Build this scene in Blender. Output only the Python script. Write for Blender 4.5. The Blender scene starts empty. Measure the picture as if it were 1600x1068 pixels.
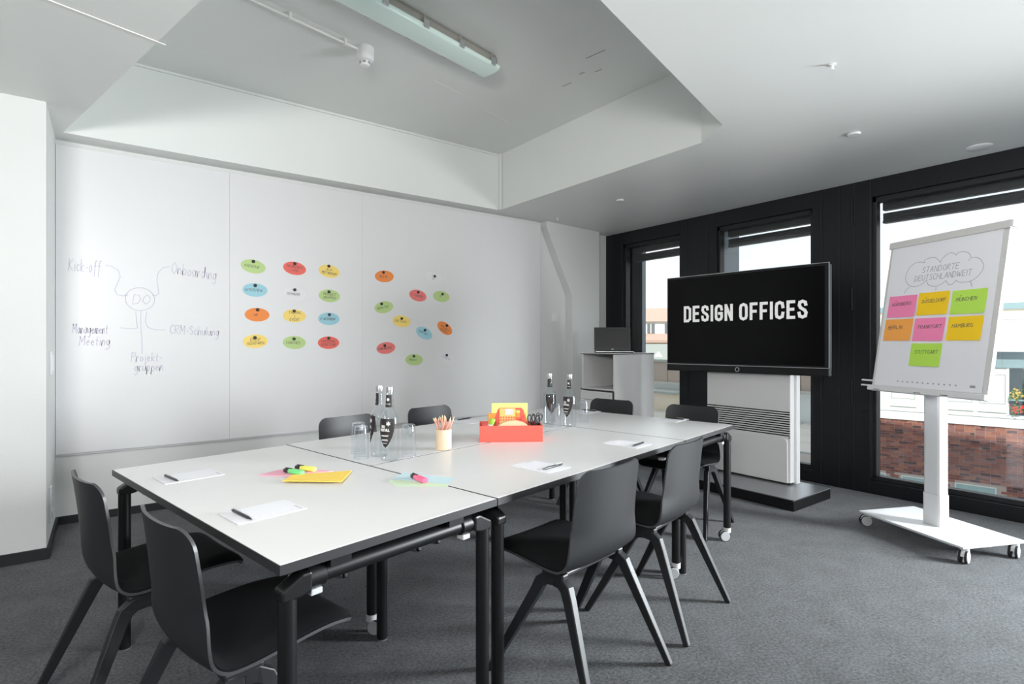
import bpy, bmesh, math, random
from mathutils import Vector, Matrix
random.seed(7)
PI = math.pi
R = math.radians
scene = bpy.context.scene
C = scene.collection

# ---------------------------------------------------------------- camera
cam_d = bpy.data.cameras.new('camera')
cam_d.sensor_width = 36.0
cam_d.lens = 36.0 * 855 / 1600
cam_d.shift_y = 3.0 / 1600
cam_d.clip_start = 0.05
cam_d.clip_end = 400
cam = bpy.data.objects.new('camera', cam_d)
cam.location = (0, 0, 1.26)
cam.rotation_euler = (R(90), 0, R(-36.535))
C.objects.link(cam)
scene.camera = cam

# ---------------------------------------------------------------- view
scene.view_settings.view_transform = 'Standard'
scene.view_settings.look = 'None'
scene.view_settings.gamma = 1.0
scene.view_settings.use_curve_mapping = False
scene.view_settings.exposure = 0.27

# ---------------------------------------------------------------- sky
world = bpy.data.worlds.new('sky')
scene.world = world
world.use_nodes = True
wn = world.node_tree.nodes
wl = world.node_tree.links
wn.clear()
w_out = wn.new('ShaderNodeOutputWorld')
w_bg = wn.new('ShaderNodeBackground')
w_tc = wn.new('ShaderNodeTexCoord')
w_map = wn.new('ShaderNodeMapping')
w_map.inputs['Scale'].default_value = (1.0, 1.0, 2.6)
w_no = wn.new('ShaderNodeTexNoise')
w_no.inputs['Scale'].default_value = 3.2
w_no.inputs['Detail'].default_value = 7
w_no.inputs['Roughness'].default_value = 0.55
w_rmp = wn.new('ShaderNodeValToRGB')
w_rmp.color_ramp.elements[0].position = 0.36
w_rmp.color_ramp.elements[0].color = (0.70, 0.83, 0.96, 1)
w_rmp.color_ramp.elements[1].position = 0.56
w_rmp.color_ramp.elements[1].color = (0.97, 0.98, 1.0, 1)
wl.new(w_tc.outputs['Generated'], w_map.inputs['Vector'])
wl.new(w_map.outputs['Vector'], w_no.inputs['Vector'])
wl.new(w_no.outputs['Fac'], w_rmp.inputs['Fac'])
wl.new(w_rmp.outputs['Color'], w_bg.inputs['Color'])
w_bg.inputs['Strength'].default_value = 1.15
wl.new(w_bg.outputs['Background'], w_out.inputs['Surface'])

# ---------------------------------------------------------------- sun and big lights
sun_d = bpy.data.lights.new('sun', 'SUN')
sun_d.energy = 3.2
sun_d.angle = R(0.6)
sun_d.color = (1.0, 0.95, 0.86)
sun = bpy.data.objects.new('sun', sun_d)
sun.rotation_euler = Vector((0.80, 0.16, -0.56)).to_track_quat('-Z', 'Y').to_euler()
C.objects.link(sun)

def area(name, loc, target, sx, sy, power, col=(1, 1, 1)):
    d = bpy.data.lights.new(name, 'AREA')
    d.shape = 'RECTANGLE'
    d.size = sx
    d.size_y = sy
    d.energy = power
    d.color = col
    o = bpy.data.objects.new(name, d)
    o.location = loc
    o.rotation_euler = (Vector(target) - Vector(loc)).to_track_quat('-Z', 'Y').to_euler()
    C.objects.link(o)
    return o
# two added fill lights, unseen behind the camera, brightening the ceiling
area('uplight', (-0.9, -0.5, 1.86), (0.4, 2.2, 3.35), 0.9, 0.5, 132, (1.0, 0.985, 0.955))
area('uplight', (2.6, -0.9, 1.86), (2.7, 1.6, 3.4), 0.9, 0.5, 15, (1.0, 0.985, 0.96))
# added fill light out of frame, standing in for more daylight
area('window_light', (5.36, -0.93, 1.25), (2.3, 1.25, -0.15), 1.0, 1.9, 265, (0.93, 0.965, 1.0)).data.spread = R(118)

# ---------------------------------------------------------------- materials
def mat(name, col, rough=0.5, metal=0.0, spec=0.5, noise=0.0, nscale=8.0, bump=0.0, bscale=60.0, emit=0.0, coat=0.0):
    m = bpy.data.materials.new(name)
    m.use_nodes = True
    nt = m.node_tree
    b = nt.nodes['Principled BSDF']
    b.inputs['Base Color'].default_value = (*col, 1)
    b.inputs['Roughness'].default_value = rough
    b.inputs['Metallic'].default_value = metal
    b.inputs['Specular IOR Level'].default_value = spec
    if coat:
        b.inputs['Coat Weight'].default_value = coat
        b.inputs['Coat Roughness'].default_value = 0.12
    if emit:
        b.inputs['Emission Color'].default_value = (*col, 1)
        b.inputs['Emission Strength'].default_value = emit
    tc = nt.nodes.new('ShaderNodeTexCoord')
    if noise:
        n = nt.nodes.new('ShaderNodeTexNoise')
        n.inputs['Scale'].default_value = nscale
        n.inputs['Detail'].default_value = 5
        mx = nt.nodes.new('ShaderNodeMix')
        mx.data_type = 'RGBA'
        mx.inputs[6].default_value = (*[max(0, c * (1 - noise)) for c in col], 1)
        mx.inputs[7].default_value = (*[min(1, c * (1 + noise)) for c in col], 1)
        nt.links.new(tc.outputs['Object'], n.inputs['Vector'])
        nt.links.new(n.outputs['Fac'], mx.inputs[0])
        nt.links.new(mx.outputs[2], b.inputs['Base Color'])
    if bump:
        n2 = nt.nodes.new('ShaderNodeTexNoise')
        n2.inputs['Scale'].default_value = bscale
        n2.inputs['Detail'].default_value = 3
        bp = nt.nodes.new('ShaderNodeBump')
        bp.inputs['Strength'].default_value = bump
        bp.inputs['Distance'].default_value = 0.01
        nt.links.new(tc.outputs['Object'], n2.inputs['Vector'])
        nt.links.new(n2.outputs['Fac'], bp.inputs['Height'])
        nt.links.new(bp.outputs['Normal'], b.inputs['Normal'])
    return m

def glass_mat(name, tint, edge, gloss_rough=0.02, base=0.05):
    m = bpy.data.materials.new(name)
    m.use_nodes = True
    nt = m.node_tree
    nt.nodes.remove(nt.nodes['Principled BSDF'])
    out = nt.nodes['Material Output']
    tr = nt.nodes.new('ShaderNodeBsdfTransparent')
    tr.inputs['Color'].default_value = (*tint, 1)
    gl = nt.nodes.new('ShaderNodeBsdfGlossy')
    gl.inputs['Roughness'].default_value = gloss_rough
    gl.inputs['Color'].default_value = (0.95, 0.97, 1.0, 1)
    lwt = nt.nodes.new('ShaderNodeLayerWeight')
    lwt.inputs['Blend'].default_value = 0.5
    fr = nt.nodes.new('ShaderNodeMath')
    fr.operation = 'POWER'
    fr.inputs[1].default_value = 3.0
    nt.links.new(lwt.outputs['Facing'], fr.inputs[0])
    ma = nt.nodes.new('ShaderNodeMath')
    ma.operation = 'MULTIPLY_ADD'
    ma.inputs[1].default_value = edge
    ma.inputs[2].default_value = base
    ma.use_clamp = True
    mx = nt.nodes.new('ShaderNodeMixShader')
    nt.links.new(fr.outputs[0], ma.inputs[0])
    nt.links.new(ma.outputs[0], mx.inputs['Fac'])
    nt.links.new(tr.outputs[0], mx.inputs[1])
    nt.links.new(gl.outputs[0], mx.inputs[2])
    nt.links.new(mx.outputs[0], out.inputs['Surface'])
    return m

def carpet_mat():
    m = bpy.data.materials.new('carpet')
    m.use_nodes = True
    nt = m.node_tree
    b = nt.nodes['Principled BSDF']
    b.inputs['Roughness'].default_value = 0.95
    b.inputs['Specular IOR Level'].default_value = 0.1
    b.inputs['Sheen Weight'].default_value = 0.25
    tc = nt.nodes.new('ShaderNodeTexCoord')
    n1 = nt.nodes.new('ShaderNodeTexNoise')
    n1.inputs['Scale'].default_value = 80
    n1.inputs['Detail'].default_value = 6
    n1.inputs['Roughness'].default_value = 0.8
    n2 = nt.nodes.new('ShaderNodeTexNoise')
    n2.inputs['Scale'].default_value = 7
    n2.inputs['Detail'].default_value = 4
    r = nt.nodes.new('ShaderNodeValToRGB')
    r.color_ramp.elements[0].position = 0.42
    r.color_ramp.elements[0].color = (0.0032, 0.0038, 0.0046, 1)
    r.color_ramp.elements[1].position = 0.60
    r.color_ramp.elements[1].color = (0.080, 0.088, 0.100, 1)
    mx = nt.nodes.new('ShaderNodeMix')
    mx.data_type = 'FLOAT'
    mx.inputs[0].default_value = 0.16
    nt.links.new(tc.outputs['Object'], n1.inputs['Vector'])
    nt.links.new(tc.outputs['Object'], n2.inputs['Vector'])
    nt.links.new(n1.outputs['Fac'], mx.inputs[2])
    nt.links.new(n2.outputs['Fac'], mx.inputs[3])
    nt.links.new(mx.outputs[0], r.inputs['Fac'])
    nt.links.new(r.outputs['Color'], b.inputs['Base Color'])
    bp = nt.nodes.new('ShaderNodeBump')
    bp.inputs['Strength'].default_value = 0.6
    bp.inputs['Distance'].default_value = 0.006
    nt.links.new(n1.outputs['Fac'], bp.inputs['Height'])
    nt.links.new(bp.outputs['Normal'], b.inputs['Normal'])
    return m

def brick_far_mat():
    m = bpy.data.materials.new('brick_far')
    m.use_nodes = True
    nt = m.node_tree
    b = nt.nodes['Principled BSDF']
    b.inputs['Roughness'].default_value = 0.9
    tc = nt.nodes.new('ShaderNodeTexCoord')
    mp = nt.nodes.new('ShaderNodeMapping')
    mp.inputs['Rotation'].default_value = (R(90), 0, R(90))
    br = nt.nodes.new('ShaderNodeTexBrick')
    br.inputs['Color1'].default_value = (0.34, 0.13, 0.09, 1)
    br.inputs['Color2'].default_value = (0.24, 0.10, 0.08, 1)
    br.inputs['Mortar'].default_value = (0.42, 0.38, 0.35, 1)
    br.inputs['Scale'].default_value = 2.0
    nt.links.new(tc.outputs['Object'], mp.inputs['Vector'])
    nt.links.new(mp.outputs['Vector'], br.inputs['Vector'])
    nt.links.new(br.outputs['Color'], b.inputs['Base Color'])
    return m

M = {}
M['dimwall'] = mat('charcoal_wall', (0.07, 0.07, 0.072), 0.8, noise=0.05)  # unseen walls kept dark to cut bounced fill light
M['wall'] = mat('wall_paint', (0.70, 0.71, 0.70), 0.75, noise=0.02, nscale=2.0, bump=0.05, bscale=120)
M['ceil'] = mat('ceiling_paint', (0.765, 0.785, 0.765), 0.42, noise=0.03, nscale=1.4, bump=0.04, bscale=40)
M['board'] = mat('whiteboard_enamel', (0.74, 0.74, 0.745), 0.36, noise=0.01)
M['board_edge'] = mat('board_edge', (0.60, 0.61, 0.62), 0.5, noise=0.02)
M['base'] = mat('baseboard_black', (0.013, 0.014, 0.016), 0.6, noise=0.1)
M['carpet'] = carpet_mat()
M['frame'] = mat('window_frame_black', (0.0085, 0.009, 0.011), 0.42, spec=0.35, noise=0.06, nscale=3)
M['frame_dark'] = mat('window_rebate_black', (0.008, 0.0085, 0.010), 0.5, noise=0.06)
M['fin'] = mat('facade_panel', (0.20, 0.24, 0.27), 0.5, noise=0.04, nscale=2)
M['sill'] = mat('aluminium_sill', (0.50, 0.52, 0.54), 0.4, metal=0.5, noise=0.03)
M['glass'] = glass_mat('window_glass', (0.97, 0.985, 0.98), 0.5, 0.0, 0.03)
M['tglass'] = glass_mat('tumbler_glass', (0.93, 0.94, 0.955), 0.75, 0.03, 0.07)
M['bglass'] = glass_mat('bottle_glass', (0.93, 0.945, 0.955), 0.6, 0.02, 0.05)
M['water'] = glass_mat('water', (0.93, 0.955, 0.965), 0.5, 0.02, 0.02)
M['laminate'] = mat('table_laminate', (0.77, 0.77, 0.765), 0.33, noise=0.01, nscale=30)
M['edge'] = mat('table_edge_band', (0.028, 0.028, 0.030), 0.42, noise=0.08)
M['black'] = mat('powder_coat_black', (0.0075, 0.008, 0.0085), 0.38, spec=0.4, noise=0.06, nscale=30)
M['shell'] = mat('chair_plastic', (0.0135, 0.0145, 0.0165), 0.46, spec=0.5, noise=0.05, nscale=40, bump=0.02, bscale=500)
M['rim'] = mat('chair_edge', (0.05, 0.052, 0.055), 0.38, noise=0.05)
M['fabric'] = mat('chair_fabric', (0.0065, 0.007, 0.008), 0.9, spec=0.2, noise=0.25, nscale=400, bump=0.2, bscale=900)
M['white_pl'] = mat('white_plastic', (0.78, 0.78, 0.78), 0.4, noise=0.02)
M['grey_pl'] = mat('light_grey_plastic', (0.55, 0.56, 0.57), 0.45, noise=0.03)
M['tire'] = mat('tire_rubber', (0.02, 0.02, 0.022), 0.7, noise=0.1)
M['silver'] = mat('silver', (0.62, 0.63, 0.64), 0.3, metal=0.9, noise=0.04)
M['steel'] = mat('brushed_steel', (0.36, 0.37, 0.385), 0.32, metal=0.75, noise=0.05, nscale=50)
M['white_lacq'] = mat('white_lacquer', (0.72, 0.715, 0.71), 0.4, noise=0.01)
M['flip_white'] = mat('flipchart_white', (0.72, 0.72, 0.73), 0.35, noise=0.01)
M['flip_frame'] = mat('flipchart_aluminium', (0.66, 0.645, 0.63), 0.45, metal=0.1, noise=0.03)
M['paper'] = mat('paper', (0.83, 0.82, 0.86), 0.8, noise=0.01)
M['pad'] = mat('writing_pad', (0.86, 0.86, 0.90), 0.8, noise=0.01)
M['screen'] = mat('screen_black', (0.0025, 0.0025, 0.003), 0.22, spec=0.12, noise=0.1)
M['tvblack'] = mat('tv_black', (0.008, 0.008, 0.009), 0.35, spec=0.3, noise=0.05)
M['letter'] = mat('screen_letters', (0.46, 0.455, 0.45), 0.5, emit=0.72, noise=0.01)
M['laptop'] = mat('laptop_grey', (0.032, 0.031, 0.032), 0.45, noise=0.06)
M['green'] = mat('card_green', (0.50, 0.66, 0.28), 0.8, noise=0.03)
M['red'] = mat('card_red', (0.84, 0.165, 0.135), 0.8, noise=0.03)
M['pinkred'] = mat('card_salmon', (0.84, 0.215, 0.20), 0.8, noise=0.03)
M['yellow'] = mat('card_yellow', (0.93, 0.70, 0.20), 0.8, noise=0.03)
M['blue'] = mat('card_blue', (0.35, 0.62, 0.71), 0.8, noise=0.03)
M['orange'] = mat('card_orange', (0.88, 0.28, 0.075), 0.8, noise=0.03)
M['cwhite'] = mat('card_white', (0.77, 0.77, 0.785), 0.8, noise=0.02)
M['magnet'] = mat('magnet_black', (0.008, 0.008, 0.009), 0.4, noise=0.1)
M['ink'] = mat('ink_dark', (0.13, 0.12, 0.11), 0.8, noise=0.1)
M['ink_faint'] = mat('ink_faint_violet', (0.56, 0.56, 0.67), 0.7, noise=0.05)
M['ink_grey'] = mat('ink_grey', (0.33, 0.32, 0.35), 0.7, noise=0.05)
M['s_pink'] = mat('sticky_pink', (0.97, 0.26, 0.48), 0.75, noise=0.02)
M['s_yel'] = mat('sticky_yellow', (0.98, 0.63, 0.012), 0.75, noise=0.02)
M['s_grn'] = mat('sticky_green', (0.50, 0.80, 0.10), 0.75, noise=0.02)
M['s_org'] = mat('sticky_orange', (0.98, 0.41, 0.085), 0.75, noise=0.02)
M['n_pink'] = mat('note_pink', (0.96, 0.48, 0.60), 0.75, noise=0.02)
M['n_org'] = mat('note_amber', (0.98, 0.68, 0.12), 0.75, noise=0.02)
M['n_blue'] = mat('note_pale_blue', (0.60, 0.78, 0.83), 0.75, noise=0.02)
M['n_grn'] = mat('note_pale_green', (0.66, 0.80, 0.58), 0.75, noise=0.02)
M['h_grn'] = mat('marker_green', (0.20, 0.78, 0.27), 0.4, noise=0.03)
M['h_yel'] = mat('marker_yellow', (0.93, 0.86, 0.17), 0.4, noise=0.03)
M['h_pink'] = mat('marker_pink', (0.95, 0.17, 0.32), 0.4, noise=0.03)
M['pen'] = mat('pen_black', (0.02, 0.02, 0.024), 0.3, noise=0.05)
M['wood_cup'] = mat('pale_wood', (0.80, 0.62, 0.43), 0.55, noise=0.06, nscale=14)
M['pencil'] = mat('pencil_wood', (0.72, 0.36, 0.27), 0.5, noise=0.10, nscale=60)
M['boxred'] = mat('toolbox_red', (0.85, 0.12, 0.085), 0.45, noise=0.02)
M['tape'] = mat('tape_cream', (0.86, 0.68, 0.42), 0.7, noise=0.04)
M['packet'] = mat('packet_orange', (0.93, 0.40, 0.07), 0.55, noise=0.05)
M['glue'] = mat('glue_green', (0.30, 0.56, 0.05), 0.45, noise=0.04)
M['lampglass'] = mat('lamp_diffuser', (0.71, 0.85, 0.80), 0.25, noise=0.03, nscale=3, coat=0.3)
M['lampgrey'] = mat('lamp_housing', (0.33, 0.32, 0.285), 0.5, noise=0.04)
M['pipe'] = mat('conduit_white', (0.80, 0.79, 0.755), 0.35, noise=0.02)
M['label'] = mat('bottle_label', (0.018, 0.014, 0.014), 0.5, noise=0.1)
M['labelw'] = mat('label_print', (0.78, 0.78, 0.78), 0.6, noise=0.02)
M['plaster'] = mat('facade_white', (0.74, 0.78, 0.755), 0.8, noise=0.03, nscale=1.0)
M['soffit'] = mat('facade_teal', (0.22, 0.34, 0.37), 0.6, noise=0.06)
M['line'] = mat('facade_joint', (0.25, 0.28, 0.28), 0.8, noise=0.05)
M['mortar'] = mat('mortar', (0.50, 0.42, 0.38), 0.9, noise=0.08, nscale=20)
M['teal_glass'] = mat('cellar_window', (0.36, 0.52, 0.52), 0.25, noise=0.04)
M['dark_win'] = mat('dark_window', (0.03, 0.05, 0.055), 0.15, noise=0.1)
M['leaf'] = mat('geranium_leaf', (0.10, 0.20, 0.04), 0.7, noise=0.3, nscale=30)
M['petal'] = mat('geranium_red', (0.75, 0.035, 0.03), 0.6, noise=0.15, nscale=30)
M['petal2'] = mat('flower_yellow', (0.75, 0.50, 0.10), 0.6, noise=0.15, nscale=30)
M['tiles'] = mat('roof_tiles', (0.55, 0.39, 0.32), 0.85, noise=0.15, nscale=6)
M['cream'] = mat('cream_plaster', (0.75, 0.66, 0.52), 0.85, noise=0.04)
M['panel'] = mat('beige_stone', (0.42, 0.34, 0.285), 0.75, noise=0.06, nscale=3)
M['greyroof'] = mat('grey_roof', (0.36, 0.39, 0.36), 0.8, noise=0.1)
M['paver'] = mat('paver_grey', (0.50, 0.48, 0.44), 0.85, noise=0.06, nscale=2)
M['street'] = mat('asphalt', (0.12, 0.12, 0.12), 0.9, noise=0.15)
M['winglass2'] = mat('far_window', (0.16, 0.18, 0.20), 0.3, noise=0.1)
M['brickfar'] = brick_far_mat()
for i, c in enumerate([(0.30, 0.115, 0.085), (0.22, 0.085, 0.07), (0.155, 0.075, 0.07), (0.36, 0.155, 0.11), (0.26, 0.13, 0.12), (0.10, 0.06, 0.06)]):
    M['brick%d' % i] = mat('brick_tone_%d' % i, c, 0.88, noise=0.15, nscale=30)

# ---------------------------------------------------------------- mesh helpers
class MB:
    def __init__(s):
        s.v = []
        s.f = []
    def add(s, vs, fs):
        o = len(s.v)
        s.v += [tuple(p) for p in vs]
        s.f += [tuple(i + o for i in f) for f in fs]
        return s
    def box(s, x0, x1, y0, y1, z0, z1):
        if x0 > x1: x0, x1 = x1, x0
        if y0 > y1: y0, y1 = y1, y0
        if z0 > z1: z0, z1 = z1, z0
        return s.add([(x0, y0, z0), (x1, y0, z0), (x1, y1, z0), (x0, y1, z0), (x0, y0, z1), (x1, y0, z1), (x1, y1, z1), (x0, y1, z1)],
                     [(3, 2, 1, 0), (4, 5, 6, 7), (0, 1, 5, 4), (1, 2, 6, 5), (2, 3, 7, 6), (3, 0, 4, 7)])
    def prism(s, pts, a0, a1, axis='z'):
        n = len(pts)
        def P(p, a):
            if axis == 'z': return (p[0], p[1], a)
            if axis == 'y': return (p[0], a, p[1])
            return (a, p[0], p[1])
        vs = [P(p, a0) for p in pts] + [P(p, a1) for p in pts]
        fs = [tuple(range(n - 1, -1, -1)), tuple(range(n, 2 * n))]
        fs += [(i, (i + 1) % n, n + (i + 1) % n, n + i) for i in range(n)]
        return s.add(vs, fs)
    def lathe(s, prof, n=24, c=(0, 0, 0), cap0=True, cap1=True):
        vs = []
        for r, z in prof:
            for k in range(n):
                a = 2 * PI * k / n
                vs.append((c[0] + r * math.cos(a), c[1] + r * math.sin(a), c[2] + z))
        fs = []
        m = len(prof)
        for i in range(m - 1):
            for k in range(n):
                k2 = (k + 1) % n
                fs.append((i * n + k, i * n + k2, (i + 1) * n + k2, (i + 1) * n + k))
        if cap0: fs.append(tuple(range(n - 1, -1, -1)))
        if cap1: fs.append(tuple((m - 1) * n + k for k in range(n)))
        return s.add(vs, fs)
    def cyl(s, p0, p1, r0, r1=None, n=16):
        p0 = Vector(p0); p1 = Vector(p1)
        r1 = r0 if r1 is None else r1
        d = (p1 - p0).normalized()
        up = Vector((0, 0, 1)) if abs(d.z) < 0.95 else Vector((1, 0, 0))
        a = d.cross(up).normalized()
        b = a.cross(d)
        vs = []
        for p, r in ((p0, r0), (p1, r1)):
            for k in range(n):
                t = 2 * PI * k / n
                vs.append(p + a * (r * math.cos(t)) + b * (r * math.sin(t)))
        fs = [(k, n + k, n + (k + 1) % n, (k + 1) % n) for k in range(n)]
        fs += [tuple(range(n)), tuple(range(2 * n - 1, n - 1, -1))]
        return s.add(vs, fs)
    def tube(s, pts, r, n=8, closed=False):
        pts = [Vector(p) for p in pts]
        m = len(pts)
        vs = []
        prev = None
        for i, p in enumerate(pts):
            if closed: t = pts[(i + 1) % m] - pts[i - 1]
            else: t = pts[min(i + 1, m - 1)] - pts[max(i - 1, 0)]
            t.normalize()
            if prev is None:
                up = Vector((0, 0, 1)) if abs(t.z) < 0.9 else Vector((1, 0, 0))
                a = t.cross(up).normalized()
            else:
                a = (prev - t * prev.dot(t)).normalized()
            prev = a
            b = a.cross(t)
            rr = r[i] if isinstance(r, (list, tuple)) else r
            for k in range(n):
                q = 2 * PI * k / n
                vs.append(p + a * (rr * math.cos(q)) + b * (rr * math.sin(q)))
        fs = []
        rng = m if closed else m - 1
        for i in range(rng):
            for k in range(n):
                k2 = (k + 1) % n
                j = (i + 1) % m
                fs.append((i * n + k, j * n + k, j * n + k2, i * n + k2))
        if not closed:
            fs.append(tuple(range(n)))
            fs.append(tuple((m - 1) * n + k for k in range(n - 1, -1, -1)))
        return s.add(vs, fs)
    def sweep(s, pts, half, ref=(1, 0, 0)):
        # rectangular section swept along pts, half = [(along ref, across)]
        pts = [Vector(p) for p in pts]
        m = len(pts)
        vs = []
        ref = Vector(ref)
        for i, p in enumerate(pts):
            t = (pts[min(i + 1, m - 1)] - pts[max(i - 1, 0)]).normalized()
            a = (ref - t * ref.dot(t)).normalized()
            b = t.cross(a)
            h = half[i]
            for sx, sy in ((-1, -1), (1, -1), (1, 1), (-1, 1)):
                vs.append(p + a * (sx * h[0]) + b * (sy * h[1]))
        fs = []
        for i in range(m - 1):
            for k in range(4):
                k2 = (k + 1) % 4
                fs.append((i * 4 + k, i * 4 + k2, i * 4 + 4 + k2, i * 4 + 4 + k))
        fs += [(3, 2, 1, 0), tuple((m - 1) * 4 + k for k in range(4))]
        return s.add(vs, fs)
    def grid(s, rows, closed_u=False):
        m = len(rows); n = len(rows[0])
        vs = [p for r in rows for p in r]
        fs = [(i * n + j, i * n + j + 1, (i + 1) * n + j + 1, (i + 1) * n + j) for i in range(m - 1) for j in range(n - 1)]
        return s.add(vs, fs)
    def tgrid(s, rows, th):
        m = len(rows); n = len(rows[0])
        rows = [[Vector(p) for p in r] for r in rows]
        low = []
        for i in range(m):
            lr = []
            for j in range(n):
                du = rows[min(i + 1, m - 1)][j] - rows[max(i - 1, 0)][j]
                i2 = min(max(i, 1), m - 2)
                dv = rows[i2][min(j + 1, n - 1)] - rows[i2][max(j - 1, 0)]
                nm = du.cross(dv)
                nm = nm.normalized() if nm.length > 1e-12 else Vector((0, 0, 1))
                lr.append(rows[i][j] + nm * th)
            low.append(lr)
        k = m * n
        fs = [(i * n + j, i * n + j + 1, (i + 1) * n + j + 1, (i + 1) * n + j) for i in range(m - 1) for j in range(n - 1)]
        fs += [tuple(k + q for q in reversed(f)) for f in fs]
        s.rim0 = len(s.f) + len(fs)
        loop_ = [(0, j) for j in range(n)] + [(i, n - 1) for i in range(1, m)] + [(m - 1, j) for j in range(n - 2, -1, -1)] + [(i, 0) for i in range(m - 2, 0, -1)]
        ids = [i * n + j for i, j in loop_]
        for q in range(len(ids)):
            a, b = ids[q], ids[(q + 1) % len(ids)]
            fs.append((b, a, a + k, b + k))
        return s.add([p for r in rows for p in r] + [p for r in low for p in r], fs)
    def xf(s, mtx):
        s.v = [tuple(mtx @ Vector(p)) for p in s.v]
        return s
    def build(s, name, m, parent=None, bevel=0.0, seg=2, smooth=None, solid=0.0, sub=0):
        me = bpy.data.meshes.new(name)
        me.from_pydata(s.v, [], s.f)
        bm = bmesh.new()
        bm.from_mesh(me)
        bmesh.ops.recalc_face_normals(bm, faces=bm.faces)
        bm.to_mesh(me)
        bm.free()
        me.materials.append(M[m] if isinstance(m, str) else m)
        if smooth is not None:
            me.polygons.foreach_set('use_smooth', [True] * len(me.polygons))
            me.set_sharp_from_angle(angle=R(smooth))
        me.update()
        o = bpy.data.objects.new(name, me)
        C.objects.link(o)
        if parent is not None: o.parent = parent
        if solid:
            md = o.modifiers.new('solid', 'SOLIDIFY')
            md.thickness = solid
            md.offset = -1
        if sub:
            md = o.modifiers.new('sub', 'SUBSURF')
            md.levels = sub
            md.render_levels = sub
        if bevel:
            md = o.modifiers.new('bevel', 'BEVEL')
            md.width = bevel
            md.segments = seg
            md.limit_method = 'ANGLE'
            md.angle_limit = R(40)
        return o

def empty(name, loc=(0, 0, 0), rz=0.0):
    o = bpy.data.objects.new(name, None)
    o.empty_display_size = 0.1
    o.location = loc
    o.rotation_euler = (0, 0, rz)
    C.objects.link(o)
    return o
def tag(o, label, cat, group=None, kind=None):
    o['label'] = label
    o['category'] = cat
    if group: o['group'] = group
    if kind: o['kind'] = kind
    return o
def struct(o, label=None):
    o['kind'] = 'structure'
    if label: o['label'] = label
    return o
def copy_tree(o, parent=None):
    c = o.copy()
    C.objects.link(c)
    c.parent = parent
    for ch in list(o.children): copy_tree(ch, c)
    return c

# ---------------------------------------------------------------- hand lettering
GL = {
 'A': '0,0 .28,1 .56,0|.1,.38 .46,.4', 'B': '0,0 0,1 .4,.95 .42,.6 0,.52 .5,.45 .48,.05 0,0', 'C': '.55,.85 .3,1 .05,.7 .05,.3 .25,0 .55,.12',
 'D': '0,0 0,1 .35,.92 .55,.5 .38,.08 0,0', 'E': '.5,1 0,1 0,0 .5,0|0,.52 .4,.54', 'F': '.5,1 0,1 0,0|0,.52 .4,.54',
 'G': '.55,.85 .3,1 .05,.7 .05,.3 .25,0 .55,.1 .55,.45 .32,.45', 'H': '0,0 0,1|.52,0 .52,1|0,.5 .52,.52', 'I': '.1,0 .1,1',
 'J': '.4,1 .4,.2 .2,0 0,.15', 'K': '0,0 0,1|.5,1 0,.5 .52,0', 'L': '0,1 0,0 .48,0', 'M': '0,0 .05,1 .32,.4 .6,1 .66,0', 'N': '0,0 .02,1 .5,0 .52,1',
 'O': '.3,1 .05,.75 .03,.3 .28,0 .54,.25 .55,.7 .3,1', 'P': '0,0 0,1 .42,.95 .45,.6 0,.5', 'R': '0,0 0,1 .42,.95 .42,.6 0,.5 .5,0',
 'S': '.5,.88 .25,1 .04,.78 .45,.38 .4,.06 .02,.08', 'T': '0,1 .56,1|.28,1 .28,0', 'U': '0,1 .02,.25 .25,0 .5,.25 .52,1', 'V': '0,1 .26,0 .54,1',
 'W': '0,1 .15,0 .35,.7 .52,0 .7,1', 'X': '0,0 .5,1|0,1 .5,0', 'Y': '0,1 .26,.5 .52,1|.26,.5 .26,0', 'Z': '0,1 .5,1 0,0 .52,0',
 'a': '.42,.5 .2,.58 .03,.3 .18,0 .42,.2 .42,.55 .44,0', 'b': '0,1 .02,0 .02,.3 .25,.56 .44,.3 .25,0 .02,.12', 'c': '.4,.48 .2,.56 .03,.28 .2,0 .42,.1',
 'd': '.42,.5 .2,.58 .03,.3 .18,0 .42,.2 .44,1 .44,0', 'e': '.04,.28 .4,.32 .24,.56 .04,.3 .2,0 .42,.1', 'f': '.4,.9 .25,1 .16,.8 .14,-.35|0,.5 .34,.52',
 'g': '.42,.5 .2,.58 .03,.3 .18,.02 .42,.2 .42,.55 .42,-.25 .2,-.45 0,-.32', 'h': '0,1 .02,0 .05,.35 .25,.56 .4,.35 .42,0', 'i': '.06,.55 .08,0|.07,.78 .09,.8',
 'j': '.14,.55 .14,-.25 0,-.4|.15,.78 .17,.8', 'k': '0,1 .02,0|.36,.55 .04,.28 .4,0', 'l': '.05,1 .06,0', 'm': '0,.55 .02,0 .05,.38 .18,.55 .27,.35 .28,0 .3,.36 .44,.55 .54,.35 .55,0',
 'n': '0,.55 .02,0 .05,.35 .24,.56 .4,.35 .42,0', 'o': '.24,.56 .04,.35 .1,.05 .28,0 .44,.25 .24,.56', 'p': '0,.55 .02,-.42 .02,.3 .25,.56 .44,.3 .25,0 .02,.1',
 'r': '0,.55 .02,0 .05,.3 .2,.54 .34,.5', 't': '.14,.9 .14,.1 .3,0|0,.55 .32,.57', 'u': '0,.55 .04,.1 .22,0 .4,.2 .4,.55 .43,0', '-': '.05,.35 .35,.37', '+': '.05,.4 .4,.4|.22,.6 .22,.2', '.': '.02,.02 .06,.04', '?': '.02,.02 .06,.04', '/': '0,0 .35,1',
}
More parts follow.
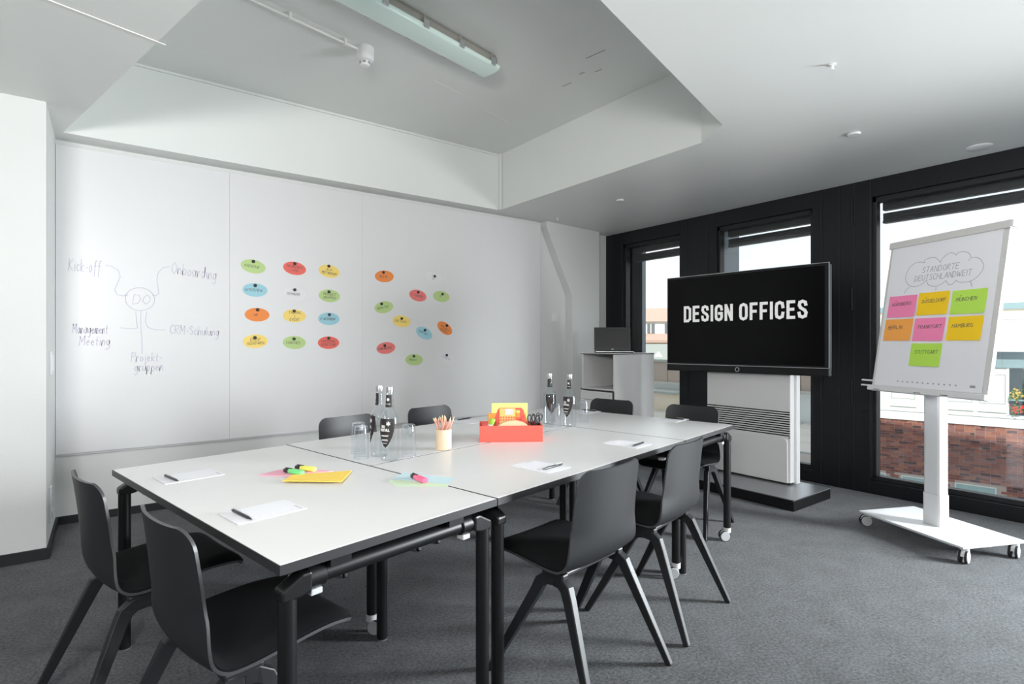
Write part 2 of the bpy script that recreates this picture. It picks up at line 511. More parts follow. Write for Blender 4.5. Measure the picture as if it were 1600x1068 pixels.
def ribbon(mb, pts, w, z=0.0, zz=None):
    for (x0, y0), (x1, y1) in zip(pts[:-1], pts[1:]):
        dx, dy = x1 - x0, y1 - y0
        l = math.hypot(dx, dy) or 1e-6
        ux, uy = dx / l * w * 0.3, dy / l * w * 0.3
        nx, ny = -dy / l * w / 2, dx / l * w / 2
        mb.add([(x0 - ux + nx, y0 - uy + ny, z), (x0 - ux - nx, y0 - uy - ny, z), (x1 + ux - nx, y1 + uy - ny, z), (x1 + ux + nx, y1 + uy + ny, z)], [(0, 1, 2, 3)])
def text_w(t, size, sp=0.18):
    w = 0
    for ch in t:
        if ch == ' ': w += 0.4; continue
        g = GL.get(ch, GL['O'])
        w += max(float(p.split(',')[0]) for st in g.split('|') for p in st.split()) + sp
    return max(0.01, (w - sp)) * size
def scribble(mb, t, x, y, size, w, width=None, slant=0.12, z=0.0, rise=0.0, jit=0.03, center=False):
    tw = text_w(t, size)
    kx = 1.0 if width is None else width / tw
    if center: x = x - tw * kx / 2
    cx = 0.0
    rr = random.Random(t)
    for ch in t:
        if ch == ' ': cx += 0.4 * size; continue
        g = GL.get(ch, GL['O'])
        mxx = 0
        for st in g.split('|'):
            pts = []
            for p in st.split():
                a, b = map(float, p.split(','))
                mxx = max(mxx, a)
                a += rr.uniform(-jit, jit); b += rr.uniform(-jit, jit)
                px = (cx + a * size + b * size * slant) * kx
                pts.append((x + px, y + b * size + px * rise))
            ribbon(mb, pts, w, z)
        cx += (mxx + 0.18) * size

# ================================================================ SETTING
SOF = 2.68; TOP = 3.265; WX = 5.17
XL, YF = -2.6, -1.6
struct(MB().box(XL - .2, 5.35, YF - .2, 5.2, -0.25, 0.0).build('floor', 'carpet'), 'dark grey flecked carpet floor')
struct(MB().box(-0.285, 5.6, 4.95, 5.2, 0, 3.5).build('wall_back', 'wall'), 'white painted wall behind the whiteboard')
struct(MB().box(XL - .2, -0.285, 4.21, 5.2, 0, 3.5).build('wall_left', 'wall'), 'white projecting wall left of the whiteboard')
wp = MB()
wp.box(XL - .2, XL, YF - .2, 4.21, 0, 0.55).box(XL - .2, XL, YF - .2, 4.21, 2.5, 3.5)
wp.box(XL - .2, XL, YF - .2, -0.65, 0.55, 2.5).box(XL - .2, XL, 1.85, 4.21, 0.55, 2.5)
struct(wp.build('wall_side', 'dimwall'), 'charcoal side wall with a window, behind the camera')
wf = MB()
wf.box(XL, 5.35, YF - .2, YF, 0, 0.55).box(XL, 5.35, YF - .2, YF, 2.5, 3.5)
wf.box(XL, -0.05, YF - .2, YF, 0.55, 2.5).box(3.25, 5.35, YF - .2, YF, 0.55, 2.5)
struct(wf.build('wall_front', 'dimwall'), 'charcoal wall with a window, behind the camera')
# pier with a haunch beside the window
pier = MB().prism([(4.48, 0), (4.944, 0), (4.944, 2.69), (4.085, 2.69), (4.085, 2.61), (4.48, 1.84)], 4.835, 4.95, 'y')
struct(pier.build('wall_right', 'wall', bevel=0.006), 'white pier with slanted haunch beside the window')
# ceiling with its deep recess
hole = [(-0.235, 4.75), (3.355, 4.75), (3.375, 2.31), (3.21, 2.04), (0.634, 1.318)]
bm = bmesh.new()
def loop(pts, z):
    vs = [bm.verts.new((p[0], p[1], z)) for p in pts]
    return vs, [bm.edges.new((vs[i], vs[(i + 1) % len(vs)])) for i in range(len(vs))]
outer = [(XL - .2, YF - .2), (3.95, YF - .2), (3.95, 5.0), (XL - .2, 5.0)]
ov, oe = loop(outer, SOF)
hv, he = loop(hole, SOF)
bmesh.ops.triangle_fill(bm, use_beauty=True, edges=oe + he)
tv = [bm.verts.new((p[0], p[1], TOP)) for p in hole]
nh = len(hole)
for i in range(nh):
    bm.faces.new((hv[i], hv[(i + 1) % nh], tv[(i + 1) % nh], tv[i]))
bm.faces.new(tv)
e0 = bm.verts.new((5.35, YF - .2, 2.64)); e1 = bm.verts.new((5.35, 5.0, 2.64))
bm.faces.new((ov[1], e0, e1, ov[2]))
bmesh.ops.recalc_face_normals(bm, faces=bm.faces)
me = bpy.data.meshes.new('ceiling'); bm.to_mesh(me); bm.free()
me.materials.append(M['ceil'])
ceil_o = bpy.data.objects.new('ceiling', me); C.objects.link(ceil_o)
struct(ceil_o, 'pale grey painted concrete ceiling with a deep recess')
ja, jb = Vector((-0.95, 2.755, 0)), Vector((0.225, 3.07, 0))
dd = (jb - ja).normalized(); nn_ = Vector((-dd.y, dd.x, 0)) * 0.006
MB().prism([(ja - nn_)[:2], (jb - nn_)[:2], (jb + nn_)[:2], (ja + nn_)[:2]], SOF - .003, SOF, 'z').build('ceiling_joint', 'pipe', ceil_o)
MB().box(-0.24, 3.36, 4.735, 4.75, TOP - .018, TOP).build('recess_bead', 'ceil', ceil_o)
MB().box(3.33, 3.35, 4.70, 4.75, SOF, TOP).build('recess_corner_bead', 'ceil', ceil_o)
for (x, y, a, l) in [(2.75, 3.95, 15, .35), (2.2, 3.75, 15, .42), (2.72, 2.7, -80, .16), (2.83, 2.95, -80, .05), (2.9, 2.85, -80, .06), (2.86, 3.15, -80, .09)]:
    mm = Matrix.Translation((x, y, TOP)) @ Matrix.Rotation(R(a), 4, 'Z')
    MB().box(-l / 2, l / 2, -.003, .003, -.002, 0).xf(mm).build('plaster_mark', 'pipe' if a > 0 else 'ink_grey', ceil_o)
# upper storeys of the building (shade the street)
struct(MB().box(XL - .2, 5.35, YF - .2, 5.2, 3.5, 3.7).build('ceiling_slab', 'ceil'), 'concrete slab over the room')
struct(MB().box(-6, 5.9, -14, 16, 3.7, 9.75).build('wall_upper', 'fin'), 'upper storeys of the building')
# baseboards
struct(MB().box(-0.285, 4.48, 4.935, 4.95, 0, 0.055).build('baseboard_back', 'base'), 'black baseboard under the whiteboard')
struct(MB().box(XL, -0.27, 4.195, 4.21, 0, 0.065).box(-0.285, -0.27, 4.21, 4.935, 0, 0.055).build('baseboard_left', 'base'), 'black baseboard around the projecting left wall')
struct(MB().box(4.48, 4.944, 4.82, 4.835, 0, 0.055).build('baseboard_right', 'base'), 'black baseboard of the pier')

# unseen windows added behind the camera to let sky light in
def added_rear_window(n, pts, lab):
    o = empty('window_%d' % n, (0, 0, 0)); struct(o, lab)
    (x0, x1, y0, y1) = pts
    mbf = MB()
    for f in (0, .5, 1):
        if x1 - x0 < y1 - y0:
            yy = y0 + (y1 - y0) * f
            mbf.box(x0, x1, yy - .03, yy + .03, .55, 2.5)
        else:
            xx = x0 + (x1 - x0) * f
            mbf.box(xx - .03, xx + .03, y0, y1, .55, 2.5)
    mbf.box(x0, x1, y0, y1, .55, .61).box(x0, x1, y0, y1, 2.44, 2.5)
    mbf.build('window_frame', 'frame', o)
    MB().box((x0 + x1) / 2 - .003 if x1 - x0 < y1 - y0 else x0, (x0 + x1) / 2 + .003 if x1 - x0 < y1 - y0 else x1,
             (y0 + y1) / 2 - .003 if x1 - x0 > y1 - y0 else y0, (y0 + y1) / 2 + .003 if x1 - x0 > y1 - y0 else y1, .61, 2.44).build('pane', 'glass', o)
added_rear_window(4, (XL - .14, XL - .06, -0.65, 1.85), 'window in the side wall behind the camera')
added_rear_window(5, (-0.05, 3.25, YF - .14, YF - .06), 'window in the wall behind the camera')

# window wall --------------------------------------------------------------
ww = MB()
def wall_strip(y0, y1): ww.box(5.30, 5.42, y0, y1, -0.25, 3.5)
struct(MB().box(5.20, 5.55, YF - .2, 5.2, 2.62, 3.7).build('wall_lintel', 'frame'), 'dark lintel over the windows')
struct(MB().box(5.20, 5.55, YF - .2, 5.2, -0.4, 0.07).build('wall_sill', 'frame'), 'dark sill under the windows')
def pane_window(n, y0, y1, lab, fin0=0.33, fin1=0.33, floor_z=0.13):
    # y0 < y1 opening on the room face
    o = empty('window_%d' % n, (WX, (y0 + y1) / 2, 0)); struct(o, lab)
    yc = (y0 + y1) / 2
    a, b = y0 - yc, y1 - yc
    # rebate, glass line 0.09 behind the face
    fr = MB()
    fr.box(.03, .11, a, a + .035, floor_z, 2.495).box(.03, .11, b - .035, b, floor_z, 2.495)
    fr.box(.03, .11, a, b, 2.45, 2.495).box(.03, .11, a, b, floor_z - .02, floor_z + .02)
    fr.build('window_frame', 'frame_dark', o, bevel=.004)
    MB().box(.072, .078, a + .035, b - .035, floor_z + .02, 2.45).build('pane', 'glass', o)
    # raised blind and its head box outside
    MB().box(.20, .26, a + .02, b - .02, 2.408, 2.62).build('blind_head', 'frame_dark', o)
    for k in range(5):
        MB().box(.205, .255, a + .02, b - .02, 2.318 + k * .0138, 2.327 + k * .0138).build('blind_slat', 'frame', o)
    MB().box(.222, .230, a + .02, b - .02, 2.315, 2.386).build('blind_cords', 'frame_dark', o)
    MB().box(.20, .26, a + .02, b - .02, 2.298, 2.316).build('blind_bottom_rail', 'frame', o)
    MB().box(.115, .26, a, b, .075, .105).build('outer_sill', 'sill', o, bevel=.004)
    for yy, d in ((a, fin0), (b, fin1)):
        if d: MB().box(.12, .12 + d, yy - .02 if yy < 0 else yy, yy if yy < 0 else yy + .02, .07, 2.62).build('outer_reveal', 'fin', o)
    for yy in (a + .004, b - .004):
        MB().box(.004, .03, yy - .004, yy + .004, floor_z, 2.495).build('gasket', 'frame_dark', o)
    return o
w1 = pane_window(1, 3.807, 4.67, 'narrow black framed window by the pier')
w2 = pane_window(2, 2.374, 3.366, 'black framed window behind the television')
w3 = pane_window(3, -0.30, 1.906, 'wide black framed window behind the flipchart', fin0=.33, fin1=.03)
# black frame panels between the panes: one object per leaf
def jamb(name, y0, y1, lab, z0=0.0, z1=2.66, depth=.13):
    o = struct(MB().box(WX, WX + depth, y0, y1, z0, z1).build(name, 'frame', bevel=.004), lab)
    return o
jamb('trim_1', 4.67, 4.945, 'black window frame edge beside the pier')
j2 = jamb('trim_2', 3.366, 3.807, 'black mullion panel between the two narrow windows')
j3 = jamb('trim_3', 1.906, 2.374, 'wide black mullion panel between television and flipchart')
jamb('trim_4', -0.42, -0.30, 'black frame post beyond the wide window')
jamb('trim_11', YF - .2, -1.45, 'black frame panel at the end of the window wall')
pane_window(6, -1.45, -0.42, 'last black framed window of the window wall, beside the camera')  # unseen window added to house the daylight fill
for y0, y1, nme in ((3.807, 4.67, 'trim_5'), (2.374, 3.366, 'trim_6'), (-0.30, 1.906, 'trim_7'), (-1.45, -0.42, 'trim_12')):
    o = struct(MB().box(WX, WX + .13, y0, y1, 2.495, 2.66).build(nme, 'frame', bevel=.004), 'black head rail above a window pane')
    o2 = MB().box(WX, WX + .13, y0, y1, 0.0, .11).build({'trim_5': 'trim_8', 'trim_6': 'trim_9', 'trim_7': 'trim_10', 'trim_12': 'trim_13'}[nme], 'frame', bevel=.004)
    struct(o2, 'black bottom rail under a window pane')
for j, ys in ((j2, (3.715, 3.46)), (j3, (2.291, 2.15, 2.029))):
    for y in ys: MB().box(WX - .004, WX, y - .005, y + .005, .01, 2.63).build('frame_joint', 'frame_dark', j)
for z0, z1 in ((2.28, 2.52), (1.55, 1.75), (.75, .95), (.05, .22)):
    MB().cyl((WX - .008, 2.045, z0), (WX - .008, 2.045, z1), .007, n=10).build('hinge', 'frame', j3, smooth=40)
    MB().cyl((WX - .008, 2.30, z0), (WX - .008, 2.30, z1), .007, n=10).build('hinge', 'frame', j3, smooth=40)
struct(MB().box(5.30, 5.55, 4.67, 5.2, -.4, 3.5).box(5.30, 5.50, 3.43, 3.80, -.4, 3.5).box(5.30, 5.32, 1.925, 2.31, -.4, 3.5).box(5.30, 5.50, -.40, -.32, -.4, 3.5).box(5.30, 5.55, YF - .2, -1.47, -.4, 3.5).build('wall_window', 'fin'), 'grey facade piers between the windows')
# ================================================================ WHITEBOARD
wb = empty('whiteboard', (0, 4.95, 0))
tag(wb, 'huge white magnetic whiteboard covering the wall, with faint handwriting', 'whiteboard')
for x0, x1 in ((-0.283, 0.7967), (0.7975, 1.9046), (1.9054, 4.046)):
    MB().box(x0, x1, -.045, 0, .494, 2.638).build('board_panel', 'board', wb, bevel=.0015)
MB().box(-.283, 4.046, -.03, 0, .478, .494).build('bottom_edge', 'board_edge', wb)
MB().box(4.046, 4.052, -.044, 0, .494, 2.638).build('side_edge', 'board_edge', wb)
def wallm(x, z, y=4.9045, tilt=0.0):
    return Matrix.Translation((x, y, z)) @ Matrix.Rotation(PI / 2, 4, 'X') @ Matrix.Rotation(tilt, 4, 'Z')
HWM = Matrix.Translation((0, -.0458, 0)) @ Matrix.Rotation(PI / 2, 4, 'X')
def word(*a, **k):
    mb = MB(); scribble(mb, *a, **k)
    mb.xf(HWM).build('handwritten_word', 'ink_faint', wb)
def stroke(pts):
    mb = MB(); ribbon(mb, pts, lw)
    mb.xf(HWM).build('drawn_line', 'ink_faint', wb)
lw = .0042
word('Kick-off', -.213, 1.77, .085, lw, .178, slant=.15)
word('Onboarding', .398, 1.80, .085, lw, .30, slant=.12, rise=-.10)
word('Management', -.192, 1.335, .066, lw, .197)
word('Meeting', -.155, 1.25, .066, lw, .17)
word('CRM-Schulung', .386, 1.34, .066, lw, .33, rise=-.05)
word('Projekt-', .145, 1.13, .066, lw, .19)
word('gruppen', .165, 1.06, .066, lw, .175)
word('DO', .155, 1.555, .072, lw, .10)
for pts in ([(-0.006, 1.826), (0.031, 1.82), (0.069, 1.795), (0.08, 1.749), (0.065, 1.702), (0.046, 1.654), (0.062, 1.618), (0.096, 1.61), (0.126, 1.621)],
            [(0.386, 1.85), (0.344, 1.837), (0.312, 1.795), (0.304, 1.746), (0.312, 1.689), (0.316, 1.641), (0.296, 1.621), (0.275, 1.625)],
            [(0.173, 1.501), (0.177, 1.435), (0.184, 1.378), (0.149, 1.373), (0.08, 1.377)],
            [(0.204, 1.502), (0.204, 1.388), (0.212, 1.27), (0.212, 1.189)],
            [(0.24, 1.499), (0.232, 1.427), (0.247, 1.384), (0.292, 1.366), (0.357, 1.367)]):
    stroke(pts)
stroke([(.2 + .09 * math.cos(k * PI / 16), 1.592 + .085 * math.sin(k * PI / 16)) for k in range(33)])

# oval cards and magnets
CARDS = [
 (0.974, 1.900, 'green', -8, 'AGENTUR', 'green oval card at top left of the card grid'),
 (1.303, 1.911, 'red', -6, 'DATENSCHUTZ/LAND', 'red oval card in the top row of the grid'),
 (1.600, 1.909, 'yellow', -7, 'AUS-/MEETINGRAUM', 'yellow oval card at top right of the grid'),
 (0.988, 1.706, 'blue', 0, 'INTERVIEW', 'blue oval card in the left column of the grid'),
 (1.303, 1.690, 'cwhite', -3, 'SEMINAR', 'white oval card in the middle column of the grid'),
 (1.602, 1.690, 'green', -2, 'PROJEKT/GRUPPEN', 'green oval card in the right column of the grid'),
 (1.004, 1.502, 'orange', 0, 'HR', 'orange oval card in the left column of the grid'),
 (1.301, 1.502, 'yellow', 0, 'TAGUNG/+/EVENT', 'yellow oval card in the middle column of the grid'),
 (1.597, 1.484, 'blue', 0, 'IT UNTERNEHM', 'blue oval card in the right column of the grid'),
 (0.990, 1.282, 'yellow', 3, 'EVENT/AGENTUREN', 'yellow oval card at bottom left of the grid'),
 (1.300, 1.272, 'green', -2, 'COACHES', 'green oval card in the bottom row of the grid'),
 (1.594, 1.271, 'red', 0, 'PERSONAL/VERMITTLUNG', 'red oval card at bottom right of the grid'),
 (2.123, 1.902, 'orange', 4, 'MESSE', 'orange oval card at top of the scattered cards'),
 (2.649, 1.930, 'cwhite', -10, 'ZU/IT', 'white oval card at top of the scattered cards'),
 (2.475, 1.738, 'pinkred', -10, 'ST-KUNDEN', 'salmon red oval card beside the upper scattered green card'),
 (2.738, 1.743, 'green', -4, 'IT', 'green oval card at far right of the scattered cards'),
 (2.119, 1.609, 'green', 12, 'BERATER', 'green oval card at left of the scattered cards, tilted up'),
 (2.300, 1.480, 'yellow', -6, 'EIN TEAM', 'only yellow oval card among the scattered cards'),
 (2.545, 1.368, 'blue', -24, 'SUPPORT', 'only blue oval card among the scattered cards'),
 (2.779, 1.420, 'orange', -32, 'HR/PROJEKT/GRUPPE', 'orange oval card at right of scattered cards, strongly tilted'),
 (2.139, 1.221, 'pinkred', 6, 'KUNDENBESUCH', 'salmon red oval card at lower left of the scattered cards'),
 (2.435, 1.104, 'green', -2, 'PRIVAT', 'green oval card lowest of the scattered cards'),
 (2.800, 1.115, 'cwhite', -22, 'SEMINAR', 'white oval card at lower right of the scattered cards'),
]
MAG = [(.0, .04), (.0, .04), (-.005, .045), (0, .037), (.0, .036), (-.006, .035), (.003, .041), (-.003, .041), (.003, .037), (-.004, .03), (-.003, .032), (.0, .04), (-.01, .037), (.013, .012), (.002, .033), (.012, .023), (-.025, .03), (0, .026), (.006, .029), (.022, .028), (-.014, .024), (-.005, .035), (.0, .03)]
ell = [(.095 * math.cos(2 * PI * k / 40), .056 * math.sin(2 * PI * k / 40)) for k in range(40)]
mag_mesh = None
for (x, z, cm, tl, txt, lab), (mx_, mz_) in zip(CARDS, MAG):
    c = MB().prism(ell, 0, .0012, 'z').build('oval_card', cm)
    c.matrix_world = wallm(x, z, 4.9048, R(tl))
    tag(c, lab + ', on the whiteboard', 'card', 'oval cards on the whiteboard')
    t = MB()
    ls = txt.split('/')
    for i, l in enumerate(ls):
        wid = min(.13, text_w(l, .026) * .92)
        scribble(t, l, -.012 if len(ls) == 1 else 0, .0 - .030 * (i - (len(ls) - 1) / 2) - .012, .021, .0023, wid, center=True, z=.0017, jit=.05)
    t.build('writing', 'ink_faint' if cm == 'cwhite' and z < 1.2 else 'ink', c)
    mg = MB().lathe([(.0125, 0), (.0135, .002), (.0135, .006), (.0115, .0085)], 16)
    g = mg.build('magnet', 'magnet', smooth=40)
    g.matrix_world = wallm(x + mx_, z + mz_, 4.9034)
    tag(g, 'black round magnet pinning the ' + lab, 'magnet', 'magnets on the whiteboard')

# wall plates
def wall_plate(name, mtx, w, h, lab, cat, holes=0):
    o = MB().box(-w / 2, w / 2, -h / 2, h / 2, 0, .012).build(name, 'white_pl', bevel=.003)
    o.matrix_world = mtx
    tag(o, lab, cat)
    if holes == 0:
        MB().box(-w * .36, w * .36, -h * .36, h * .36, .012, .017).build('rocker', 'white_pl', o, bevel=.002)
    else:
        for i in range(holes):
            yy = (i - (holes - 1) / 2) * .07
            MB().lathe([(.021, .012), (.021, .0145), (.018, .0145), (.018, .0125)], 20, (0, yy, 0)).build('socket', 'grey_pl', o, smooth=40)
    return o
wall_plate('room_controller', Matrix.Translation((4.29, 4.95, 1.575)) @ Matrix.Rotation(PI / 2, 4, 'X') , .085, .10, 'small white wall controller between whiteboard and pier', 'switch')
lm = Matrix.Rotation(PI / 2, 4, 'Z') @ Matrix.Rotation(PI / 2, 4, 'X')
wall_plate('light_switch', Matrix.Translation((-.285, 4.475, 1.14)) @ lm, .08, .15, 'white double switch on the left wall edge at hand height', 'switch')
wall_plate('wall_socket', Matrix.Translation((-.285, 4.43, .27)) @ lm, .08, .22, 'white triple wall socket low on the left wall edge', 'socket', 3)

# ================================================================ TABLES
TA = Vector((.326, 1.353, 0)); TR = R(12)
T1 = Vector((math.cos(TR), math.sin(TR), 0)); T2 = Vector((-math.sin(TR), math.cos(TR), 0))
def T(a, b, z=0.0):
    p = TA + T1 * a + T2 * b
    return (p.x, p.y, z)
TL_, TW_ = 1.48, 0.745
def make_table(loc, rz, legs, lab):
    # local: length along x (1.48), depth along y (.745), origin at a corner on the floor
    o = empty('folding_table', loc, rz)
    tag(o, lab, 'table', 'white tables pushed together')
    MB().box(.0025, TL_ - .0025, .0025, TW_ - .0025, .7195, .7405).build('tabletop', 'laminate', o, bevel=.001)
    e = MB()
    z0, z1 = .716, .7398
    e.box(0, TL_, 0, .0024, z0, z1).box(0, TL_, TW_ - .0024, TW_, z0, z1).box(0, .0024, .0024, TW_ - .0024, z0, z1).box(TL_ - .0024, TL_, .0024, TW_ - .0024, z0, z1)
    e.box(.0024, TL_ - .0024, .0024, TW_ - .0024, .716, .7192)
    e.build('edge_band', 'edge', o)
    ins = .035
    for ix, x in enumerate((.035, TL_ - .035)):
        sx = 1 if ix == 0 else -1
        xt = x + sx * .012
        MB().cyl((xt, ins + .05, .672), (xt, TW_ - ins - .05, .672), .0235, n=20).build('cross_tube', 'black', o, smooth=40)
        for iy, y in enumerate((ins, TW_ - ins)):
            sy = 1 if iy == 0 else -1
            cst = legs[ix * 2 + iy]
            zb = .085 if cst else .004
            l = MB().cyl((x, y, zb), (x, y, .655), .0225, n=20).build('leg', 'black', o, smooth=40)
            if not cst:
                MB().cyl((x, y, 0), (x, y, .006), .0235, n=20).build('foot_glide', 'silver', l, smooth=40)
            # slanted elbow bracket carrying the tube
            br = MB().prism([(y - sy * .0235, .64), (y + sy * .024, .64), (y + sy * .055, .648), (y + sy * .055, .697), (y + sy * .03, .697), (y - sy * .0235, .668)], x - .0225, x + .0225, 'x')
            br.build('elbow_bracket', 'black', o, bevel=.006)
            MB().cyl((xt, y + sy * .05, .672), (xt, y + sy * .10, .672), .030, n=20).build('tube_sleeve', 'black', o, bevel=.003, smooth=40)
            MB().box(xt - .016, xt + .016, y + sy * .06, y + sy * .092, .626, .642).build('release_lever', 'grey_pl', o, bevel=.003)
            if cst:
                cdir = R(random.choice((40, 130, 200, 300)))
                make_caster(o, (x, y), cdir, .032, .085, 'caster')
        for y in (.17, TW_ - .17):
            MB().box(x - .02, x + .02, y - .03, y + .03, .69, .716).build('mounting_plate', 'black', o)
    MB().box(.06, TL_ - .06, TW_ / 2 - .02, TW_ / 2 + .02, .685, .716).build('under_rail', 'black', o)
    return o
def make_caster(par, xy, ang, r, top, name):
    ca, sa = math.cos(ang), math.sin(ang)
    def P(u, w, z): return (xy[0] + u * ca - w * sa, xy[1] + u * sa + w * ca, z)
    off = .018
    h = MB()
    h.cyl((xy[0], xy[1], r * 1.75), (xy[0], xy[1], top), .0235, n=18)
    arch = [(-.004 + off + (r * .98) * math.cos(R(a)), r + (r * 1.06) * math.sin(R(a))) for a in (10, 35, 60, 85, 110, 135, 160)]
    arch2 = [(off + (r * .55) * math.cos(R(a)), r + (r * .6) * math.sin(R(a))) for a in (160, 110, 60, 10)]
    pr = MB().prism(arch + arch2, -.009, .009, 'y')
    pr.v = [P(v[0], v[1], v[2]) for v in pr.v]
    h.add(pr.v, pr.f)
    c = h.build(name, 'white_pl', par, smooth=40)
    for s in (-1, 1):
        MB().cyl(P(off, s * .0095, r), P(off, s * .021, r), r, n=24).build('wheel', 'tire', c, smooth=40)
        MB().cyl(P(off, s * .021, r), P(off, s * .0245, r), r * .93, r * .86, n=24).build('wheel_cover', 'grey_pl', c, smooth=40)
    lv = MB().box(-.012, .012, -.012, .012, 0, .012)
    lv.v = [P(v[0] + off - r * .8, v[1], v[2] + r * 1.9) for v in lv.v]
    lv.build('brake_lever', 'white_pl', c, bevel=.003)
    return c
# end table (near), two side-by-side tables, end table (far)
make_table(T(TW_, 0), TR + PI / 2, (0, 0, 1, 0), 'white table at the near left end, holding pink and amber notes')
make_table(T(.750, 0), TR, (0, 0, 1, 0), 'white middle table on the window side, with two writing pads')
make_table(T(.750, .750), TR, (1, 0, 0, 1), 'white middle table on the whiteboard side')
make_table(T(2.98, 0), TR + PI / 2, (1, 0, 0, 1), 'white table at the far end, before the cabinet')

# ================================================================ CHAIRS
def chair_profile():
    pr = [(.290, .424), (.272, .440), (.235, .449), (.17, .452), (.08, .446), (-.01, .438), (-.06, .438), (-.098, .448), (-.124, .470), (-.139, .505), (-.147, .555), (-.153, .62), (-.160, .69), (-.168, .755), (-.176, .81)]
    # Catmull-Rom resample
    out = []
    P = [Vector((0, a, b)) for a, b in pr]
    for i in range(len(P) - 1):
        p0 = P[max(i - 1, 0)]; p1 = P[i]; p2 = P[i + 1]; p3 = P[min(i + 2, len(P) - 1)]
        for k in range(4):
            t = k / 4
            out.append(0.5 * ((2 * p1) + (p2 - p0) * t + (2 * p0 - 5 * p1 + 4 * p2 - p3) * t * t + (3 * p1 - p0 - 3 * p2 + p3) * t ** 3))
    out.append(P[-1])
    return out
CP = chair_profile()
def arc_len(P):
    s = [0]
    for a, b in zip(P[:-1], P[1:]): s.append(s[-1] + (b - a).length)
    return s
CS = arc_len(CP)
def chair_point(i, v):
    p = CP[i]; s = CS[i]; Ltot = CS[-1]
    u = s / Ltot
    t = (CP[min(i + 1, len(CP) - 1)] - CP[max(i - 1, 0)]).normalized()
    n = Vector((0, -t.z, t.y))           # towards the sitter: up on the seat, forward on the back
    if n.z < 0 and t.z < 0.3: n = -n
    n = Vector((0, t.z, -t.y)) if t.y < 0 else Vector((0, -t.z, t.y))
    w = .208 + .020 * math.sin(PI * min(1, u * 1.35)) - (.012 * max(0, u - .6) / .4)
    back = max(0.0, min(1.0, (u - .48) / .22))
    curl = .008 + .030 * back
    rt, rf = .055, .05
    d = Ltot - s
    if d < rt: w = w - rt + math.sqrt(max(0, rt * rt - (rt - d) ** 2))
    if s < rf: w = w - rf + math.sqrt(max(0, rf * rf - (rf - s) ** 2))
    x = w * v
    vv = x / .22
    return Vector((x, p.y, p.z)) + n * (curl * abs(vv) ** 2.2)
def densify():
    # add rings near the two ends so that the rounded corners are smooth
    global CP, CS
    new = []
    L = CS[-1]
    targets = [0, .001, .004, .010, .018, .028, .04, .052]
    allS = sorted(set([round(x, 5) for x in CS] + targets + [round(L - x, 5) for x in targets]))
    for s in allS:
        s = min(max(s, 0), L)
        for i in range(len(CS) - 1):
            if CS[i] <= s <= CS[i + 1] + 1e-9:
                f = (s - CS[i]) / max(1e-9, CS[i + 1] - CS[i])
                new.append(CP[i].lerp(CP[i + 1], f)); break
    CP = new
    CS = arc_len(CP)
densify()
def make_chair():
    o = empty('conference_chair')
    VN = 14
    rows = [[chair_point(i, -1 + 2 * j / VN) for j in range(VN + 1)] for i in range(len(CP))]
    smb = MB().tgrid(rows, .0085)
    sh = smb.build('seat_shell', 'shell', o, smooth=50)
    sh.data.materials.append(M['rim'])
    for p_ in sh.data.polygons:
        if p_.index >= smb.rim0: p_.material_index = 1
    # upholstered pad on seat only
    pad = []
    for i in range(len(CP)):
        f = CS[i] / CS[-1]
        if .012 < f < .585:
            row = []
            for j in range(VN + 1):
                v = -1 + 2 * j / VN
                q = chair_point(i, v * .955)
                t = (CP[i + 1] - CP[i - 1]).normalized()
                n = Vector((0, t.z, -t.y)) if t.y < 0 else Vector((0, -t.z, t.y))
                edge = (1 - abs(v) ** 8) * min(1, (f - .012) / .04) * min(1, (.585 - f) / .05)
                row.append(q + n * (.006 + .016 * max(0, edge) ** .5))
            pad.append(row)
    MB().tgrid(pad, .008).build('seat_pad', 'fabric', o, smooth=60)
    for sx in (-1, 1):
        for sy in (1, -1):
            path = [(sx * .178, -.02, .404), (sx * .180, -.02 + sy * .034, .402), (sx * .184, -.02 + sy * .060, .384), (sx * .190, -.02 + sy * .078, .345), (sx * .254, sy * .245, 0)]
            half = [(.017, .020), (.017, .022), (.0165, .0225), (.016, .0205), (.0115, .0125)]
            MB().sweep(path, half).build('leg', 'shell', o, bevel=.004)
        MB().box(sx * .160, sx * .196, -.070, .030, .408, .434).build('leg_bracket', 'shell', o, bevel=.006)
    MB().box(-.17, .17, -.06, .02, .412, .432).build('under_seat_mount', 'shell', o, bevel=.006)
    return o
proto = make_chair()
CH = [
 ((1.178, -.040), -2.5, 'black shell chair at the table near corner seam, its back to the camera'),
 ((1.838, -.042), 1.5, 'black shell chair on the window side, second from the near corner'),
 ((3.085, .39), 90, 'black shell chair at the far table end, right in front of the television'),
 ((3.090, 1.06), 90, 'black shell chair at the far table end, in front of the white cabinet'),
 ((1.270, 1.615), 180, 'black shell chair by the whiteboard, partly behind the water bottles'),
 ((1.935, 1.625), 180, 'black shell chair by the whiteboard, behind the pencil cup'),
 ((-.020, 1.055), -90, 'black shell chair at the near table end, closest to the left wall'),
 ((.015, .375), -90, 'large black shell chair in the near left foreground at the table corner'),
]
for i, ((a, b), rz, lab) in enumerate(CH):
    o = proto if i == 0 else copy_tree(proto)
    o.location = T(a, b)
    o.rotation_euler = (0, 0, TR + R(rz))
    tag(o, lab, 'chair', 'chairs around the conference table')
# ================================================================ ON THE TABLE
TZ = .7407
def on_table(o, a, b, rz=0.0, z=TZ):
    o.location = T(a, b, z)
    o.rotation_euler = (0, 0, TR + rz)
    return o
